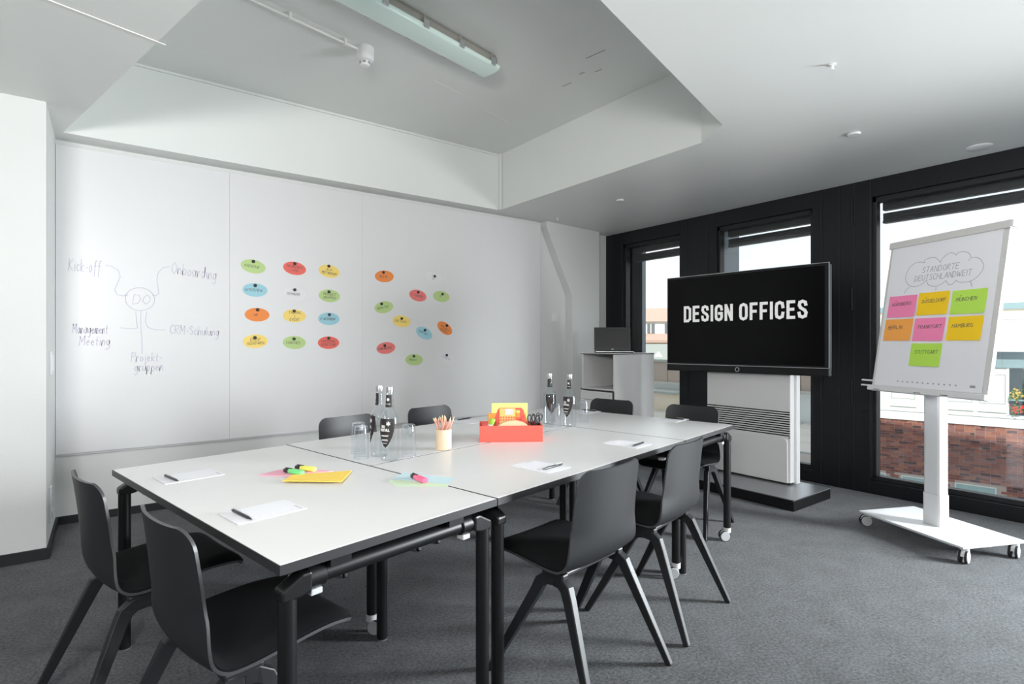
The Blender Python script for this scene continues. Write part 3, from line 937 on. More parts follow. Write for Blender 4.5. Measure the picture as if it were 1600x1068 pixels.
# writing pads with a pen on each
def make_pad(a, b, rz, lab):
    o = empty('writing_pad')
    MB().box(-.074, .074, -.105, .105, 0, .0018).build('paper_block', 'pad', o)
    MB().box(-.074, .074, -.105, -.1045, .0002, .0016).build('block_edge', 'grey_pl', o)
    t = MB()
    scribble(t, 'DESIGN OFFICES', .018, .090, .0055, .0009, .046, z=.0021, slant=0, jit=0)
    t.build('letterhead', 'ink_grey', o)
    on_table(o, a, b, rz)
    return tag(o, lab, 'notepad', 'white writing pads on the table')
def make_pen(a, b, rz, lab, z=TZ + .0020):
    o = empty('ballpoint_pen')
    MB().lathe([(.0012, -.070), (.0025, -.062), (.0046, -.045), (.0050, 0), (.0050, .055), (.0042, .062)], 14, cap0=True).xf(Matrix.Translation((0, 0, .0052)) @ Matrix.Rotation(-PI / 2, 4, 'X')).build('barrel', 'pen', o, smooth=50)
    MB().lathe([(.0024, .062), (.0024, .071), (.0018, .072)], 10).xf(Matrix.Translation((0, 0, .0052)) @ Matrix.Rotation(-PI / 2, 4, 'X')).build('push_button', 'silver', o, smooth=50)
    MB().box(-.0016, .0016, .018, .060, .0102, .0124).build('clip', 'silver', o, bevel=.0006)
    on_table(o, a, b, rz, z)
    return tag(o, lab, 'pen', 'black pens on the writing pads')
PADS = [
 (.170, 1.115, -90, 'white writing pad at the near table end, nearest the left wall'),
 (.160, .445, -90, 'white writing pad nearest the camera, at the front table corner'),
 (1.215, .188, 0, 'white writing pad on the window side, right of the table seam'),
 (1.925, .180, 0, 'white writing pad on the window side, second from the near seam'),
 (2.930, .400, 90, 'white writing pad at the far table end, before the television'),
 (2.900, 1.090, 90, 'white writing pad at the far table end, before the cabinet'),
 (1.950, 1.400, 180, 'white writing pad on the whiteboard side, behind the red box'),
]
for a, b, rz, lab in PADS: make_pad(a, b, R(rz), lab)
PENS = [
 (.105, 1.107, 2, 'black pen lying on the pad nearest the left wall'),
 (.094, .443, 0, 'black pen lying on the pad nearest the camera'),
 (1.228, .131, -90, 'black pen lying on the pad right of the table seam'),
 (1.923, .113, -86, 'black pen lying on the second window side pad'),
 (2.965, .400, 180, 'black pen lying on the pad before the television'),
 (2.965, 1.100, 180, 'black pen lying on the pad before the cabinet'),
 (1.990, 1.470, 90, 'black pen lying on the pad behind the red box'),
]
for a, b, rz, lab in PENS: make_pen(a, b, R(rz), lab)
# loose notes
def make_note(name, pts, zt, m, lab, z0=0.0, curl=0.0):
    # pts in table coordinates, flat sheaf with slightly lifted corner
    cx = sum(p[0] for p in pts) / 4; cy = sum(p[1] for p in pts) / 4
    mb = MB()
    N = 8
    rows = []
    for i in range(N + 1):
        row = []
        for j in range(N + 1):
            u, v = i / N, j / N
            x = (pts[0][0] * (1 - u) + pts[1][0] * u) * (1 - v) + (pts[3][0] * (1 - u) + pts[2][0] * u) * v - cx
            y = (pts[0][1] * (1 - u) + pts[1][1] * u) * (1 - v) + (pts[3][1] * (1 - u) + pts[2][1] * u) * v - cy
            row.append((x, y, zt + curl * (u ** 3)))
        rows.append(row)
    o = mb.tgrid(rows, -zt * .9).build(name, m)
    if o.data.vertices[81].co.z > o.data.vertices[0].co.z:
        for v_ in o.data.vertices[81:]: v_.co.z -= 2 * zt * .9
    on_table(o, cx, cy, 0, TZ + z0)
    return tag(o, lab, 'paper')
make_note('note_sheaf', [(.354, .925), (.433, .80), (.585, .760), (.490, .955)], .003, 'n_pink', 'pink paper notes under the green and yellow highlighters', curl=.0015)
make_note('note_sheaf', [(.433, .805), (.362, .735), (.501, .560), (.628, .695)], .004, 'n_org', 'amber paper notes overlapping the pink ones', z0=.0045, curl=.002)
make_note('note_sheet', [(.646, .478), (.612, .385), (.735, .235), (.80, .30)], .0008, 'n_grn', 'pale green sheet under the pale blue sheet')
make_note('note_sheet', [(.665, .480), (.765, .530), (.835, .306), (.760, .262)], .0008, 'n_blue', 'pale blue sheet under the pink highlighter', z0=.0013)
def make_highlighter(p0, p1, m, lab, z):
    (a0, b0), (a1, b1) = p0, p1
    o = empty('highlighter')
    # p0 cap end, p1 body end; local +y from cap to body
    def rr(w, h, y): return [(-w, y, .004), (-w * .6, y, 0), (w * .6, y, 0), (w, y, .004), (w, y, h - .004), (w * .6, y, h), (-w * .6, y, h), (-w, y, h - .004)]
    def loft(secs):
        mb = MB(); n = 8
        vs = [v for s in secs for v in s]
        fs = [(i * n + k, i * n + (k + 1) % n, (i + 1) * n + (k + 1) % n, (i + 1) * n + k) for i in range(len(secs) - 1) for k in range(n)]
        fs += [tuple(range(n - 1, -1, -1)), tuple((len(secs) - 1) * n + k for k in range(n))]
        return mb.add(vs, fs)
    loft([rr(.0125, .0170, -.021), rr(.0135, .0175, 0), rr(.0135, .0175, .045), rr(.0115, .016, .054)]).build('barrel', m, o, bevel=.0015, smooth=50)
    loft([rr(.0075, .0145, -.054), rr(.0105, .0165, -.044), rr(.012, .0168, -.0215)]).build('cap', 'pen', o, bevel=.0012, smooth=50)
    MB().box(-.0035, .0035, -.046, -.010, .0172, .0195).build('clip', 'pen', o, bevel=.0008)
    ang = math.atan2(b1 - b0, a1 - a0) - PI / 2
    on_table(o, (a0 + a1) / 2, (b0 + b1) / 2, ang, z)
    return tag(o, lab, 'highlighter', 'highlighters on the paper notes')
make_highlighter((.445, .890), (.466, .785), 'h_grn', 'green highlighter with black cap lying on the pink notes', TZ + .0042)
make_highlighter((.500, .905), (.526, .800), 'h_yel', 'yellow highlighter with black cap lying on the pink notes', TZ + .0050)
make_highlighter((.733, .440), (.712, .335), 'h_pink', 'pink highlighter with black cap lying on the pale blue sheet', TZ + .0022)

# bottles -------------------------------------------------------------------
def make_bottle(a, b, rz, lab, front):
    o = empty('water_bottle')
    prof = [(.030, 0), (.0395, .003), (.0415, .012), (.0415, .165), (.0405, .185), (.036, .203), (.027, .219), (.0195, .232), (.0172, .25), (.0148, .298), (.0150, .304), (.0150, .307)]
    MB().lathe(prof, 32, cap1=False).build('bottle_body', 'bglass', o, smooth=50)
    MB().lathe([(.0, .2325), (.0175, .2325), (.0185, .2335)], 24, cap0=False, cap1=False).build('water_surface', 'water', o, smooth=50)
    MB().lathe([(.0158, .300), (.0165, .302), (.0165, .322), (.0155, .3265), (.010, .3275)], 24).build('screw_cap', 'silver', o, smooth=40)
    # wrapped labels, facing local -y
    def wrap(pts_rows, r, zoff=0):
        mb = MB(); mb.grid([[(r(z) * math.sin(t), -r(z) * math.cos(t), z) for t in ts] for z, ts in pts_rows]); return mb
    def rb(z):
        for (r0, z0), (r1, z1) in zip(prof[:-1], prof[1:]):
            if z0 <= z <= z1: return r0 + (r1 - r0) * (z - z0) / max(1e-6, z1 - z0) + .0005
        return .02
    rows = []
    for i in range(15):
        f = i / 14
        z = .062 + f * .128
        half = .98 * math.sin(min(1, f * 1.25) * PI / 2) ** .75
        rows.append((z, [half * (-1 + 2 * k / 10) for k in range(11)]))
    lb = wrap(rows, rb).build('label', 'label', o, smooth=60)
    rows = [(z, [1.25 * (-1 + 2 * k / 10) for k in range(11)]) for z in (.238, .25, .265, .28, .292)]
    wrap(rows, rb).build('neck_label', 'label', o, smooth=60)
    # print on the label
    t = MB()
    scribble(t, 'BIO', -.019, .150, .010, .0028, .016, slant=0, jit=0)
    scribble(t, 'KRISTALL', -.026, .135, .010, .0026, .044, slant=0, jit=0)
    for zz, w2 in ((.116, .036), (.113, .030), (.098, .026), (.094, .030), (.082, .022)):
        ribbon(t, [(-w2 / 2 - .004 + k * w2 / 6, zz) for k in range(7)], .0022)
    def star(cx, cz, r):
        for k in range(6):
            q = k * PI / 3 + PI / 2
            ribbon(t, [(cx, cz), (cx + r * math.cos(q), cz + r * math.sin(q))], .0042)
    star(.013, .168, .0085)
    t.v = [((rb(y) + .0006) * math.sin(x / .042), -(rb(y) + .0006) * math.cos(x / .042), y) for x, y, z in t.v]
    t.build('label_print', 'labelw', lb)
    t = MB()
    star(0, .272, .006)
    ribbon(t, [(-.010 + k * .004, .252) for k in range(6)], .002)
    t.v = [((rb(y) + .0006) * math.sin(x / .017), -(rb(y) + .0006) * math.cos(x / .017), y) for x, y, z in t.v]
    t.build('neck_print', 'labelw', o)
    o.location = T(a, b, TZ)
    o.rotation_euler = (0, 0, rz)
    return tag(o, lab, 'bottle', 'glass water bottles on the table')
make_bottle(.872, .776, R(-50), 'full glass bottle with black pointed label, in front at the near bottle group', 1)
make_bottle(.893, .884, R(-105), 'full glass bottle behind the black labelled one, by the near glasses', 0)
make_bottle(2.225, .755, R(-72), 'glass bottle with dark label, right of the far bottle pair', 1)
make_bottle(2.225, .915, R(120), 'clear glass bottle, left of the far bottle pair', 0)
def make_tumbler(a, b, lab):
    o = empty('drinking_glass')
    n = 36
    vs = []; fs = []
    prof = [(.0335, 0), (.0338, .01), (.0330, .05), (.0318, .10), (.0305, .135), (.0285, .143), (.024, .1455), (.0, .146)]
    mb = MB()
    for r, z in prof[:-1]:
        for k in range(n):
            q = 2 * PI * k / n
            rr = r * (1 + (.018 * math.cos(q * 12) if .02 < z < .13 else 0))
            vs.append((rr * math.cos(q), rr * math.sin(q), z))
    m = len(prof) - 1
    for i in range(m - 1):
        for k in range(n): fs.append((i * n + k, i * n + (k + 1) % n, (i + 1) * n + (k + 1) % n, (i + 1) * n + k))
    fs.append(tuple((m - 1) * n + k for k in range(n)))
    mb.add(vs, fs).build('glass_wall', 'tglass', o, smooth=50)
    MB().lathe([(.0, .1275), (.024, .128), (.0275, .131), (.0285, .138), (.0275, .1425)], 28, cap0=False, cap1=True).build('glass_base', 'bglass', o, smooth=50)
    MB().tube([(.0337 * math.cos(2 * PI * k / 32), .0337 * math.sin(2 * PI * k / 32), .0011) for k in range(32)], .0011, 6, True).build('rim', 'bglass', o, smooth=60)
    o.location = T(a, b, TZ)
    return tag(o, lab, 'glass', 'upturned drinking glasses on the table')
for a, b, lab in [
 (.870, 1.020, 'upturned ribbed glass farthest left of the near bottle group'),
 (.832, .908, 'upturned ribbed glass just left of the near bottles'),
 (.990, .790, 'upturned ribbed glass right of the near bottles'),
 (2.300, .960, 'upturned ribbed glass left of the far bottles'),
 (2.143, .803, 'upturned ribbed glass in front between the far bottles'),
 (2.430, .790, 'upturned ribbed glass right of the far bottles')]:
    make_tumbler(a - .02 if 'just left' in lab else a, b, lab)
# pencil cup ----------------------------------------------------------------
cup = empty('pencil_cup'); cup.location = T(1.20, .785, TZ)
MB().lathe([(.036, 0), (.0385, .002), (.0385, .098), (.0375, .100), (.0345, .100), (.0340, .006)], 32, cap1=True).build('cup_body', 'wood_cup', cup, smooth=40)
tag(cup, 'round pale wooden pencil cup between bottles and red box', 'cup')
rp = random.Random(4)
NP = 13
for k in range(NP):
    ln = .160 + .012 * rp.random()
    if k < 11:
        q = 2 * PI * k / 11
        base = Vector((.025 * math.cos(q - R(100)), .025 * math.sin(q - R(100)), .011))
        rim = Vector((.0290 * math.cos(q), .0290 * math.sin(q), .100))
    else:
        sx_ = -1 if k == 11 else 1
        base = Vector((sx_ * .006, 0, .009)); rim = Vector((sx_ * .0062, .001, .100))
    d = (rim - base).normalized()
    p = empty('pencil'); p.location = T(1.20, .785, TZ)
    tip = base + d * ln
    MB().cyl(base, base + d * (ln - .016), .0037, n=6).build('shaft', 'pencil', p)
    MB().cyl(base + d * (ln - .016), tip - d * .003, .0037, .0010, n=6).build('sharpened_cone', 'wood_cup', p)
    MB().cyl(tip - d * .003, tip, .0010, .0003, n=6).build('lead', 'pen', p)
    tag(p, 'natural wood pencil standing in the pale wooden cup', 'pencil', 'pencils in the wooden cup')
# red tool box --------------------------------------------------------------
BX = empty('toolbox', ((1.583 + 1.861) / 2 + .05, (2.42 + 2.238) / 2 + .078, TZ), math.atan2(-.182, .278))
tag(BX, 'red plastic toolbox with carrying handle on the table', 'box')
bw, bd, bh = .168, .092, .086
MB().box(-bw, bw, -bd, -bd + .004, 0, bh).build('front_wall', 'boxred', BX, bevel=.0015)
MB().box(-bw, bw, bd - .004, bd, 0, bh).build('rear_wall', 'boxred', BX, bevel=.0015)
for s in (-1, 1): MB().box(s * bw, s * (bw - .004), -bd + .004, bd - .004, 0, bh).build('end_wall', 'boxred', BX, bevel=.0015)
MB().box(-bw + .004, bw - .004, -bd + .004, bd - .004, 0, .004).build('bottom', 'boxred', BX)
hp = [(-.092, .075), (-.072, .158), (-.060, .171), (.060, .171), (.072, .158), (.095, .075)]
hm = MB()
inn = [(.030 + .022 * math.cos(2 * PI * k / 20) * 1.0, .140 + .017 * math.sin(2 * PI * k / 20)) for k in range(20)]
hm.prism([(-.100, .005), (-.094, .085), (-.070, .158), (-.060, .171), (-.005, .171), (-.005, .005)], -.003, .003, 'y')
hm.prism([(-.005, .005), (-.005, .118), (.062, .118), (.062, .005)], -.003, .003, 'y')
hm.prism([(-.005, .158), (-.005, .171), (.060, .171), (.072, .158)], -.003, .003, 'y')
hm.prism([(.052, .118), (.062, .005), (.108, .005), (.096, .075), (.072, .158), (.052, .158)], -.003, .003, 'y')
hm.build('carrying_handle', 'boxred', BX, bevel=.002)
def in_box(o, x, y, z, rz=0.0, tilt=None):
    mm = Matrix.Translation(BX.location) @ Matrix.Rotation(BX.rotation_euler.z, 4, 'Z') @ Matrix.Translation((x, y, z)) @ Matrix.Rotation(rz, 4, 'Z')
    if tilt: mm = mm @ tilt
    o.matrix_world = mm
    return o
o = MB().box(-.100, .100, -.004, .004, 0, .185).build('sticky_pad', 's_grn')
o.data.materials[0] = M['n_grn'] if False else mat('pad_lime', (0.72, 0.88, 0.28), .75, noise=.02)
tag(in_box(o, 0, .060, .005), 'lime green pad of cards standing in the red toolbox', 'paper')
o = MB().box(-.100, .100, -.003, .003, 0, .132).build('sticky_pad', 'packet')
tag(in_box(o, -.02, .045, .005), 'orange pad standing low before the lime pad in the toolbox', 'paper')
o = empty('sticker_packet'); tag(o, 'orange packet of sticky dots leaning on the toolbox handle', 'packet'); in_box(o, -.016, -.009, .006)
MB().box(-.043, .043, -.003, .003, .0, .163).build('card_sleeve', mat('packet_amber', (0.95, 0.55, 0.16), .6, noise=.1, nscale=20), o)
MB().box(-.014, .030, -.0036, -.003, .128, .160).build('printed_picture', mat('packet_print', (0.70, 0.62, 0.66), .6, noise=.3, nscale=60), o)
for rr_ in range(2):
    for k in range(6):
        MB().cyl((-.036 + k * .0145, -.0031, .114 - rr_ * .014), (-.036 + k * .0145, -.0038, .114 - rr_ * .014), .0055, n=12).build('sticky_dot', 'red', o)
tp = empty('adhesive_tape_roll'); tag(tp, 'big roll of cream masking tape standing in the toolbox', 'tape'); in_box(tp, .012, -.045, .0045)
rollp = [(.098, -.014), (.100, -.012), (.100, .012), (.098, .014)]
tr = MB(); nn = 48
for r0 in (.058, .100):
    pass
ring = []
for k in range(nn):
    q = 2 * PI * k / nn
    ring += [(.054 * math.cos(q), -.016, .054 * math.sin(q)), (.052 * math.cos(q) + 0, .016, .052 * math.sin(q)), (.1 * .52 * 1.0 * math.cos(q), .016, .052 * math.sin(q))]
seg = []
tr = MB(); ri, ro, yy = .022, .0515, .020
vs = []
for k in range(nn):
    q = 2 * PI * k / nn
    for r_, y_ in ((ri, -yy), (ro, -yy), (ro, yy), (ri, yy)): vs.append((r_ * 1.75 * math.cos(q), y_, r_ * math.sin(q) + ro))
fs = [(k * 4 + j, k * 4 + (j + 1) % 4, ((k + 1) % nn) * 4 + (j + 1) % 4, ((k + 1) % nn) * 4 + j) for k in range(nn) for j in range(4)]
tr.add(vs, fs).build('tape_winding', 'tape', tp, smooth=40)
gl = empty('glue_stick'); tag(gl, 'white glue stick with green cap leaning in the toolbox corner', 'glue stick')
in_box(gl, -.132, -.050, .018, 0, Matrix.Rotation(R(20), 4, 'Y'))
MB().lathe([(.0135, 0), (.0145, .002), (.0145, .075)], 20).build('tube', 'white_pl', gl, smooth=40)
MB().lathe([(.0150, .075), (.0150, .104), (.0135, .107)], 20).build('cap', 'glue', gl, smooth=40)
o = MB().box(-.03, .03, -.02, .02, 0, .075).build('marker_box', 'red', bevel=.004)
tag(in_box(o, -.125, .03, .005), 'small red box in the left end of the toolbox', 'box')
for k, (x, y, tl, lab) in enumerate([(.118, -.040, 8, 'black handled scissors nearest the tape roll in the toolbox'), (.128, .0, -6, 'black handled scissors in the middle of the three pairs'), (.144, .035, 14, 'black handled scissors at the right end of the toolbox')]):
    s = empty('scissors'); tag(s, lab, 'scissors', 'scissors in the toolbox')
    in_box(s, x, y, .006, R(20 * k), Matrix.Rotation(R(tl), 4, 'Y'))
    for sg in (-1, 1):
        MB().tube([(sg * .013 + .0115 * math.cos(2 * PI * i / 20), 0, .108 + .021 * math.sin(2 * PI * i / 20)) for i in range(20)], .0036, 8, True).build('handle_ring', 'pen', s, smooth=60)
        MB().sweep([(sg * .009, 0, .090), (sg * .003, 0, .066)], [(.004, .004), (.0055, .003)]).build('shank', 'pen', s)
        MB().sweep([(sg * .003, sg * .001, .068), (-sg * .003, sg * .001, .0)], [(.006, .0009), (.0014, .0006)]).build('blade', 'silver', s)

# ================================================================ TELEVISION AND STAND
st = empty('television_stand', (4.44, 2.61, 0))
tag(st, 'white television stand with louvres on a grey steel plinth', 'stand')
MB().box(-.30, .30, -.572, .572, 0, .0795).build('plinth', 'tvblack', st, bevel=.004)
MB().box(-.301, .301, -.573, .573, .080, .0875).build('plinth_top', 'steel', st, bevel=.002)
CXF, CXB = .120, .185      # column front / back in local x
MB().box(CXF, CXB, -.337, .447, .10, 1.16).build('column_body', 'white_lacq', st, bevel=.006)
MB().box(CXB + .002, CXB + .06, -.357, .447, .0875, 1.25).build('rear_column', 'white_pl', st, bevel=.006)
MB().box(CXF + .01, CXB, -.327, .437, .0875, .10).build('shadow_gap', 'tvblack', st)
MB().prism([(-.320, .10), (.437, .10), (.437, .472), (-.282, .472), (-.304, .466), (-.317, .450)], CXF - .014, CXF, 'x').build('lower_door', 'white_lacq', st, bevel=.006)
MB().cyl((CXF - .0012, -.328, .478), (CXF - .0002, -.328, .478), .006, n=12).build('lock', 'pen', st)
for k in range(11):
    z = .490 + k * .0195
    MB().box(CXF - .0015, CXF + .001, -.332, .442, z, z + .0088).build('louvre_slot', 'screen', st)
MB().box(.092, .20, -.20, .30, 1.20, 1.7).build('wall_mount', 'tvblack', st)
tvo = empty('television', ((4.511 + 4.386) / 2, (1.947 + 3.378) / 2, 1.0), math.atan2(3.378 - 1.947, 4.386 - 4.511))
tag(tvo, 'large black flat television showing DESIGN OFFICES in white letters', 'television')
# local x runs away along the wall, local +y faces the room
hw_ = .718
MB().box(-hw_, hw_, -.055, -.004, .055, .885).build('rear_cover', 'tvblack', tvo, bevel=.006)
MB().box(-hw_, hw_, -.004, .004, .072, .893).build('bezel', 'tvblack', tvo, bevel=.002)
MB().box(-hw_ + .032, hw_ - .012, .004, .0055, .085, .874).build('screen', 'screen', tvo)
sb_ = MB().box(-hw_, hw_, -.05, .010, .005, .066).build('sound_bar', 'tvblack', tvo, bevel=.006)
MB().box(-hw_, hw_, -.004, .0065, .893, .8965).build('top_trim', 'silver', tvo)
MB().box(-hw_ + .001, hw_ - .001, .004, .009, .0675, .0715).build('bottom_trim', 'silver', tvo)
MB().box(-hw_, -hw_ + .0035, -.004, .0065, .072, .893).build('side_trim', 'steel', tvo)
MB().tube([(.015 + .017 * math.cos(2 * PI * k / 24), .011, .036 + .017 * math.sin(2 * PI * k / 24)) for k in range(24)], .0032, 8, True).build('logo_ring', 'silver', sb_, smooth=60)
# block lettering, condensed grotesque, drawn as strokes with square ends
LET = {'D': '0,0 0,1 .28,1 .46,.86 .46,.14 .28,0 0,0', 'E': '.4,1 0,1 0,0 .4,0|0,.52 .34,.52', 'S': '.45,.76 .41,.93 .23,1 .05,.93 .02,.76 .09,.6 .38,.42 .46,.26 .42,.07 .23,0 .04,.07 0,.26',
       'I': '0,0 0,1', 'G': '.46,.74 .42,.93 .23,1 .04,.92 0,.75 0,.25 .04,.08 .23,0 .40,.06 .46,.2 .46,.46 .26,.46', 'N': '0,0 0,1|.02,.98 .44,.02|.46,0 .46,1',
       'O': '.23,1 .05,.93 0,.76 0,.24 .05,.07 .23,0 .41,.07 .46,.24 .46,.76 .41,.93 .23,1', 'F': '.4,1 0,1 0,0|0,.5 .34,.5', 'C': '.46,.7 .42,.92 .23,1 .04,.92 0,.75 0,.25 .04,.08 .23,0 .42,.08 .46,.3'}
lt = MB()
size = .127; sw = .0245
widths = []
x = 0
items = []
for ch in 'DESIGN OFFICES':
    if ch == ' ': x += .36; continue
    mw = max(float(p.split(',')[0]) for q in LET[ch].split('|') for p in q.split())
    items.append((ch, x)); x += mw + .36
tot = x - .36
kx = 1.075 / (tot * size)
layer = 0
for ch, x0 in items:
    for q in LET[ch].split('|'):
        pts = [((float(p.split(',')[0]) + x0) * size * kx, float(p.split(',')[1]) * size) for p in q.split()]
        pts = [(-(a - tot * size * kx / 2), b) for a, b in pts]
        for (xa, ya), (xb, yb) in zip(pts[:-1], pts[1:]):
            layer += 1
            l = math.hypot(xb - xa, yb - ya)
            ux, uy = (xb - xa) / l, (yb - ya) / l
            e = sw * .44 if (abs(ux) > .98 or abs(uy) > .98) else sw * .28
            nx, ny = -uy * sw / 2, ux * sw / 2
            zz = .0062 + (layer % 5) * .00008
            lt.add([(xa - ux * e + nx, zz, ya - uy * e + ny), (xa - ux * e - nx, zz, ya - uy * e - ny), (xb + ux * e - nx, zz, yb + uy * e - ny), (xb + ux * e + nx, zz, yb + uy * e + ny)], [(0, 1, 2, 3)])
lt.v = [(a - .012, b, c + .476) for a, b, c in lt.v]
lt.build('screen_lettering', 'letter', tvo)

# ================================================================ CABINET AND LAPTOP
cb = empty('media_cabinet', (4.49, 4.115, 0))
tag(cb, 'tall white cabinet with open shelf and drawers beside the window', 'cabinet')
cx0, cx1, cy0, cy1, ch_ = -.31, .31, -.238, .238, 1.15
MB().box(cx0, cx1, cy0, cy0 + .02, 0, ch_).build('side_panel', 'white_lacq', cb, bevel=.001)
MB().box(cx0, cx1, cy1 - .02, cy1, 0, ch_).build('side_panel', 'white_lacq', cb, bevel=.001)
MB().box(cx1 - .02, cx1, cy0 + .02, cy1 - .02, 0, ch_).build('back_panel', 'white_lacq', cb)
MB().box(cx0 - .015, cx1, cy0 - .005, cy1 + .012, ch_ + .007, ch_ + .014).build('top_surface', 'white_lacq', cb)
MB().box(cx0 - .015, cx1, cy0 - .005, cy1 + .012, ch_, ch_ + .007).build('top_edge', 'edge', cb)
MB().box(cx0 - .004, cx1 - .02, cy0 + .02, cy1 - .02, .775, .790).build('shelf', 'white_lacq', cb)
MB().box(cx0 - .012, cx0 - .002, cy0 + .012, cy1 + .012, .765, .776).build('shelf_edge', 'edge', cb)
for z0, z1 in ((.665, .758), (.40, .660), (.06, .395)):
    d = MB().box(cx0 - .012, cx0 + .006, cy0 + .022, cy1 + .010, z0, z1).build('drawer_front', 'white_lacq', cb, bevel=.002)
    if z1 - z0 < .12:
        MB().cyl((cx0 - .016, cy0 + .06, .722), (cx0 - .012, cy0 + .06, .722), .009, n=14).build('lock', 'silver', d, smooth=40)
        MB().cyl((cx0 - .016, cy0 + .06, .690), (cx0 - .012, cy0 + .06, .690), .007, n=14).build('knob', 'silver', d, smooth=40)
MB().box(cx0 - .012, cx0, cy0 + .004, cy0 + .016, .0, .765).build('front_gap_strip', 'edge', cb)
MB().box(cx0 + .02, cx1 - .02, cy0 + .02, cy1 - .02, 0, .05).build('cabinet_base', 'white_lacq', cb)
o = MB().box(-.10, .10, -.15, .15, 0, .018).build('media_player', 'tvblack', bevel=.004)
o.location = (4.60, 4.06, .7905); tag(o, 'flat black device lying on the open cabinet shelf', 'device')
MB().box(-.101, -.1, -.12, .12, .006, .011).build('front_trim', 'grey_pl', o)
lp = empty('laptop', (4.40, 4.10, ch_ + .0142), R(-42))
tag(lp, 'dark grey open laptop standing on the white cabinet', 'laptop')
# local -y faces the viewer
MB().box(-.195, .195, -.16, .10, .002, .020).build('keyboard_base', 'laptop', lp, bevel=.004)
MB().box(-.17, .17, -.10, .07, .020, .0215).build('keyboard', 'pen', lp)
MB().box(-.195, .195, -.161, -.159, .012, .018).build('front_edge', 'silver', lp)
lid = MB().box(-.198, .198, -.004, .004, 0, .262).xf(Matrix.Translation((0, .098, .022)) @ Matrix.Rotation(R(-12), 4, 'X')).build('display_lid', 'laptop', lp, bevel=.003)
MB().box(-.182, .182, -.0055, -.004, .030, .248).xf(Matrix.Translation((0, .098, .022)) @ Matrix.Rotation(R(-12), 4, 'X')).build('display', mat('laptop_screen', (0.02, 0.019, 0.02), .35, noise=.1), lid)
MB().box(-.012, .012, -.0058, -.004, .010, .020).xf(Matrix.Translation((0, .098, .022)) @ Matrix.Rotation(R(-12), 4, 'X')).build('logo', 'grey_pl', lid)
o = MB().box(-.018, .018, -.03, .03, 0, .016).build('usb_adapter', 'white_pl', bevel=.004)
o.location = (4.475, 3.905, ch_ + .0142); o.rotation_euler = (0, 0, R(-30)); tag(o, 'small white adapter beside the laptop on the cabinet', 'adapter')
MB().box(-.006, .006, -.034, -.03, .004, .010).build('port', 'tvblack', o)

# ================================================================ FLIPCHART
FA = math.atan2(.913, .407) - PI       # local x from far to near end
fc = empty('flipchart', (4.285, 1.205, 0), FA)
tag(fc, 'white mobile flipchart on four wheels with coloured notes', 'flipchart')
# local +x towards the near end, local +y = away from the reader, local -y faces the table
MB().box(-.357, .357, -.235, .235, .088, .100).build('base_plate', 'flip_white', fc, bevel=.002)
MB().box(-.20, .27, -.20, -.16, .072, .088).build('base_rail', 'grey_pl', fc)
for x in (-.325, .325):
    for y in (-.185, .185):
        make_caster(fc, (x, y), R(-90 + 25 * (1 if x > 0 else -1)), .036, .088, 'caster')
MB().prism([(-.057, -.035), (-.045, -.042), (.045, -.042), (.057, -.035), (.057, .035), (.045, .042), (-.045, .042), (-.057, .035)], .100, .30, 'z').build('lower_column', 'flip_white', fc, bevel=.003)
MB().prism([(-.053, -.032), (-.042, -.039), (.042, -.039), (.053, -.032), (.053, .032), (.042, .039), (-.042, .039), (-.053, .032)], .30, 1.05, 'z').build('upper_column', 'flip_white', fc, bevel=.003)
MB().box(-.05, .05, -.10, -.03, .93, 1.02).build('tilt_joint', 'flip_white', fc, bevel=.008)
MB().cyl((.055, -.05, .965), (.095, -.05, .965), .014, n=14).build('clamp_knob', 'white_pl', fc, smooth=40)
# board: bottom edge centre and tilt, from the far lower corner
FW, FH = .744, .985
import mathutils
Rz = Matrix.Rotation(FA, 4, 'Z')
bl = Vector((4.216, 1.543, .971))
loc_bl = (Matrix.Translation(fc.location) @ Rz).inverted() @ bl
BT = Matrix.Translation(loc_bl) @ Matrix.Rotation(R(90 - 9.8), 4, 'X')   # board local: x along, y up, z towards the reader
def bd_(mb): return mb.xf(BT)
bd_(MB().box(0, FW, 0, FH, -.022, 0)).build('board', 'flip_white', fc, bevel=.003)
bd_(MB().box(0, .016, 0, FH, 0, .004)).build('side_rail', 'flip_frame', fc, bevel=.001)
bd_(MB().box(FW - .030, FW, 0, FH, 0, .004)).build('side_rail', 'flip_frame', fc, bevel=.001)
bd_(MB().box(-.008, FW + .008, FH - .034, FH + .012, -.028, .016)).build('clamp_bar', 'flip_frame', fc, bevel=.004)
bd_(MB().box(FW + .008, FW + .022, FH - .030, FH + .010, -.028, .016)).build('clamp_end_cap', 'white_pl', fc, bevel=.003)
tray = bd_(MB().box(-.012, FW + .004, -.028, .004, -.025, .030)).build('pen_tray', 'flip_white', fc, bevel=.004)
for x in (.04, .33, .50): bd_(MB().box(x, x + .045, -.022, -.018, .030, .0315)).build('tray_slot', 'pen', tray)
for z in (.035, .0): bd_(MB().cyl((-.10, .005 + z, -.012), (0.0, .005 + z, -.012), .006, n=10)).build('side_arm', 'white_pl', fc, smooth=40)
pap = bd_(MB().box(.018, FW - .032, .012, FH - .034, .0005, .006)).build('paper_pad', 'paper', fc)
dr = MB()
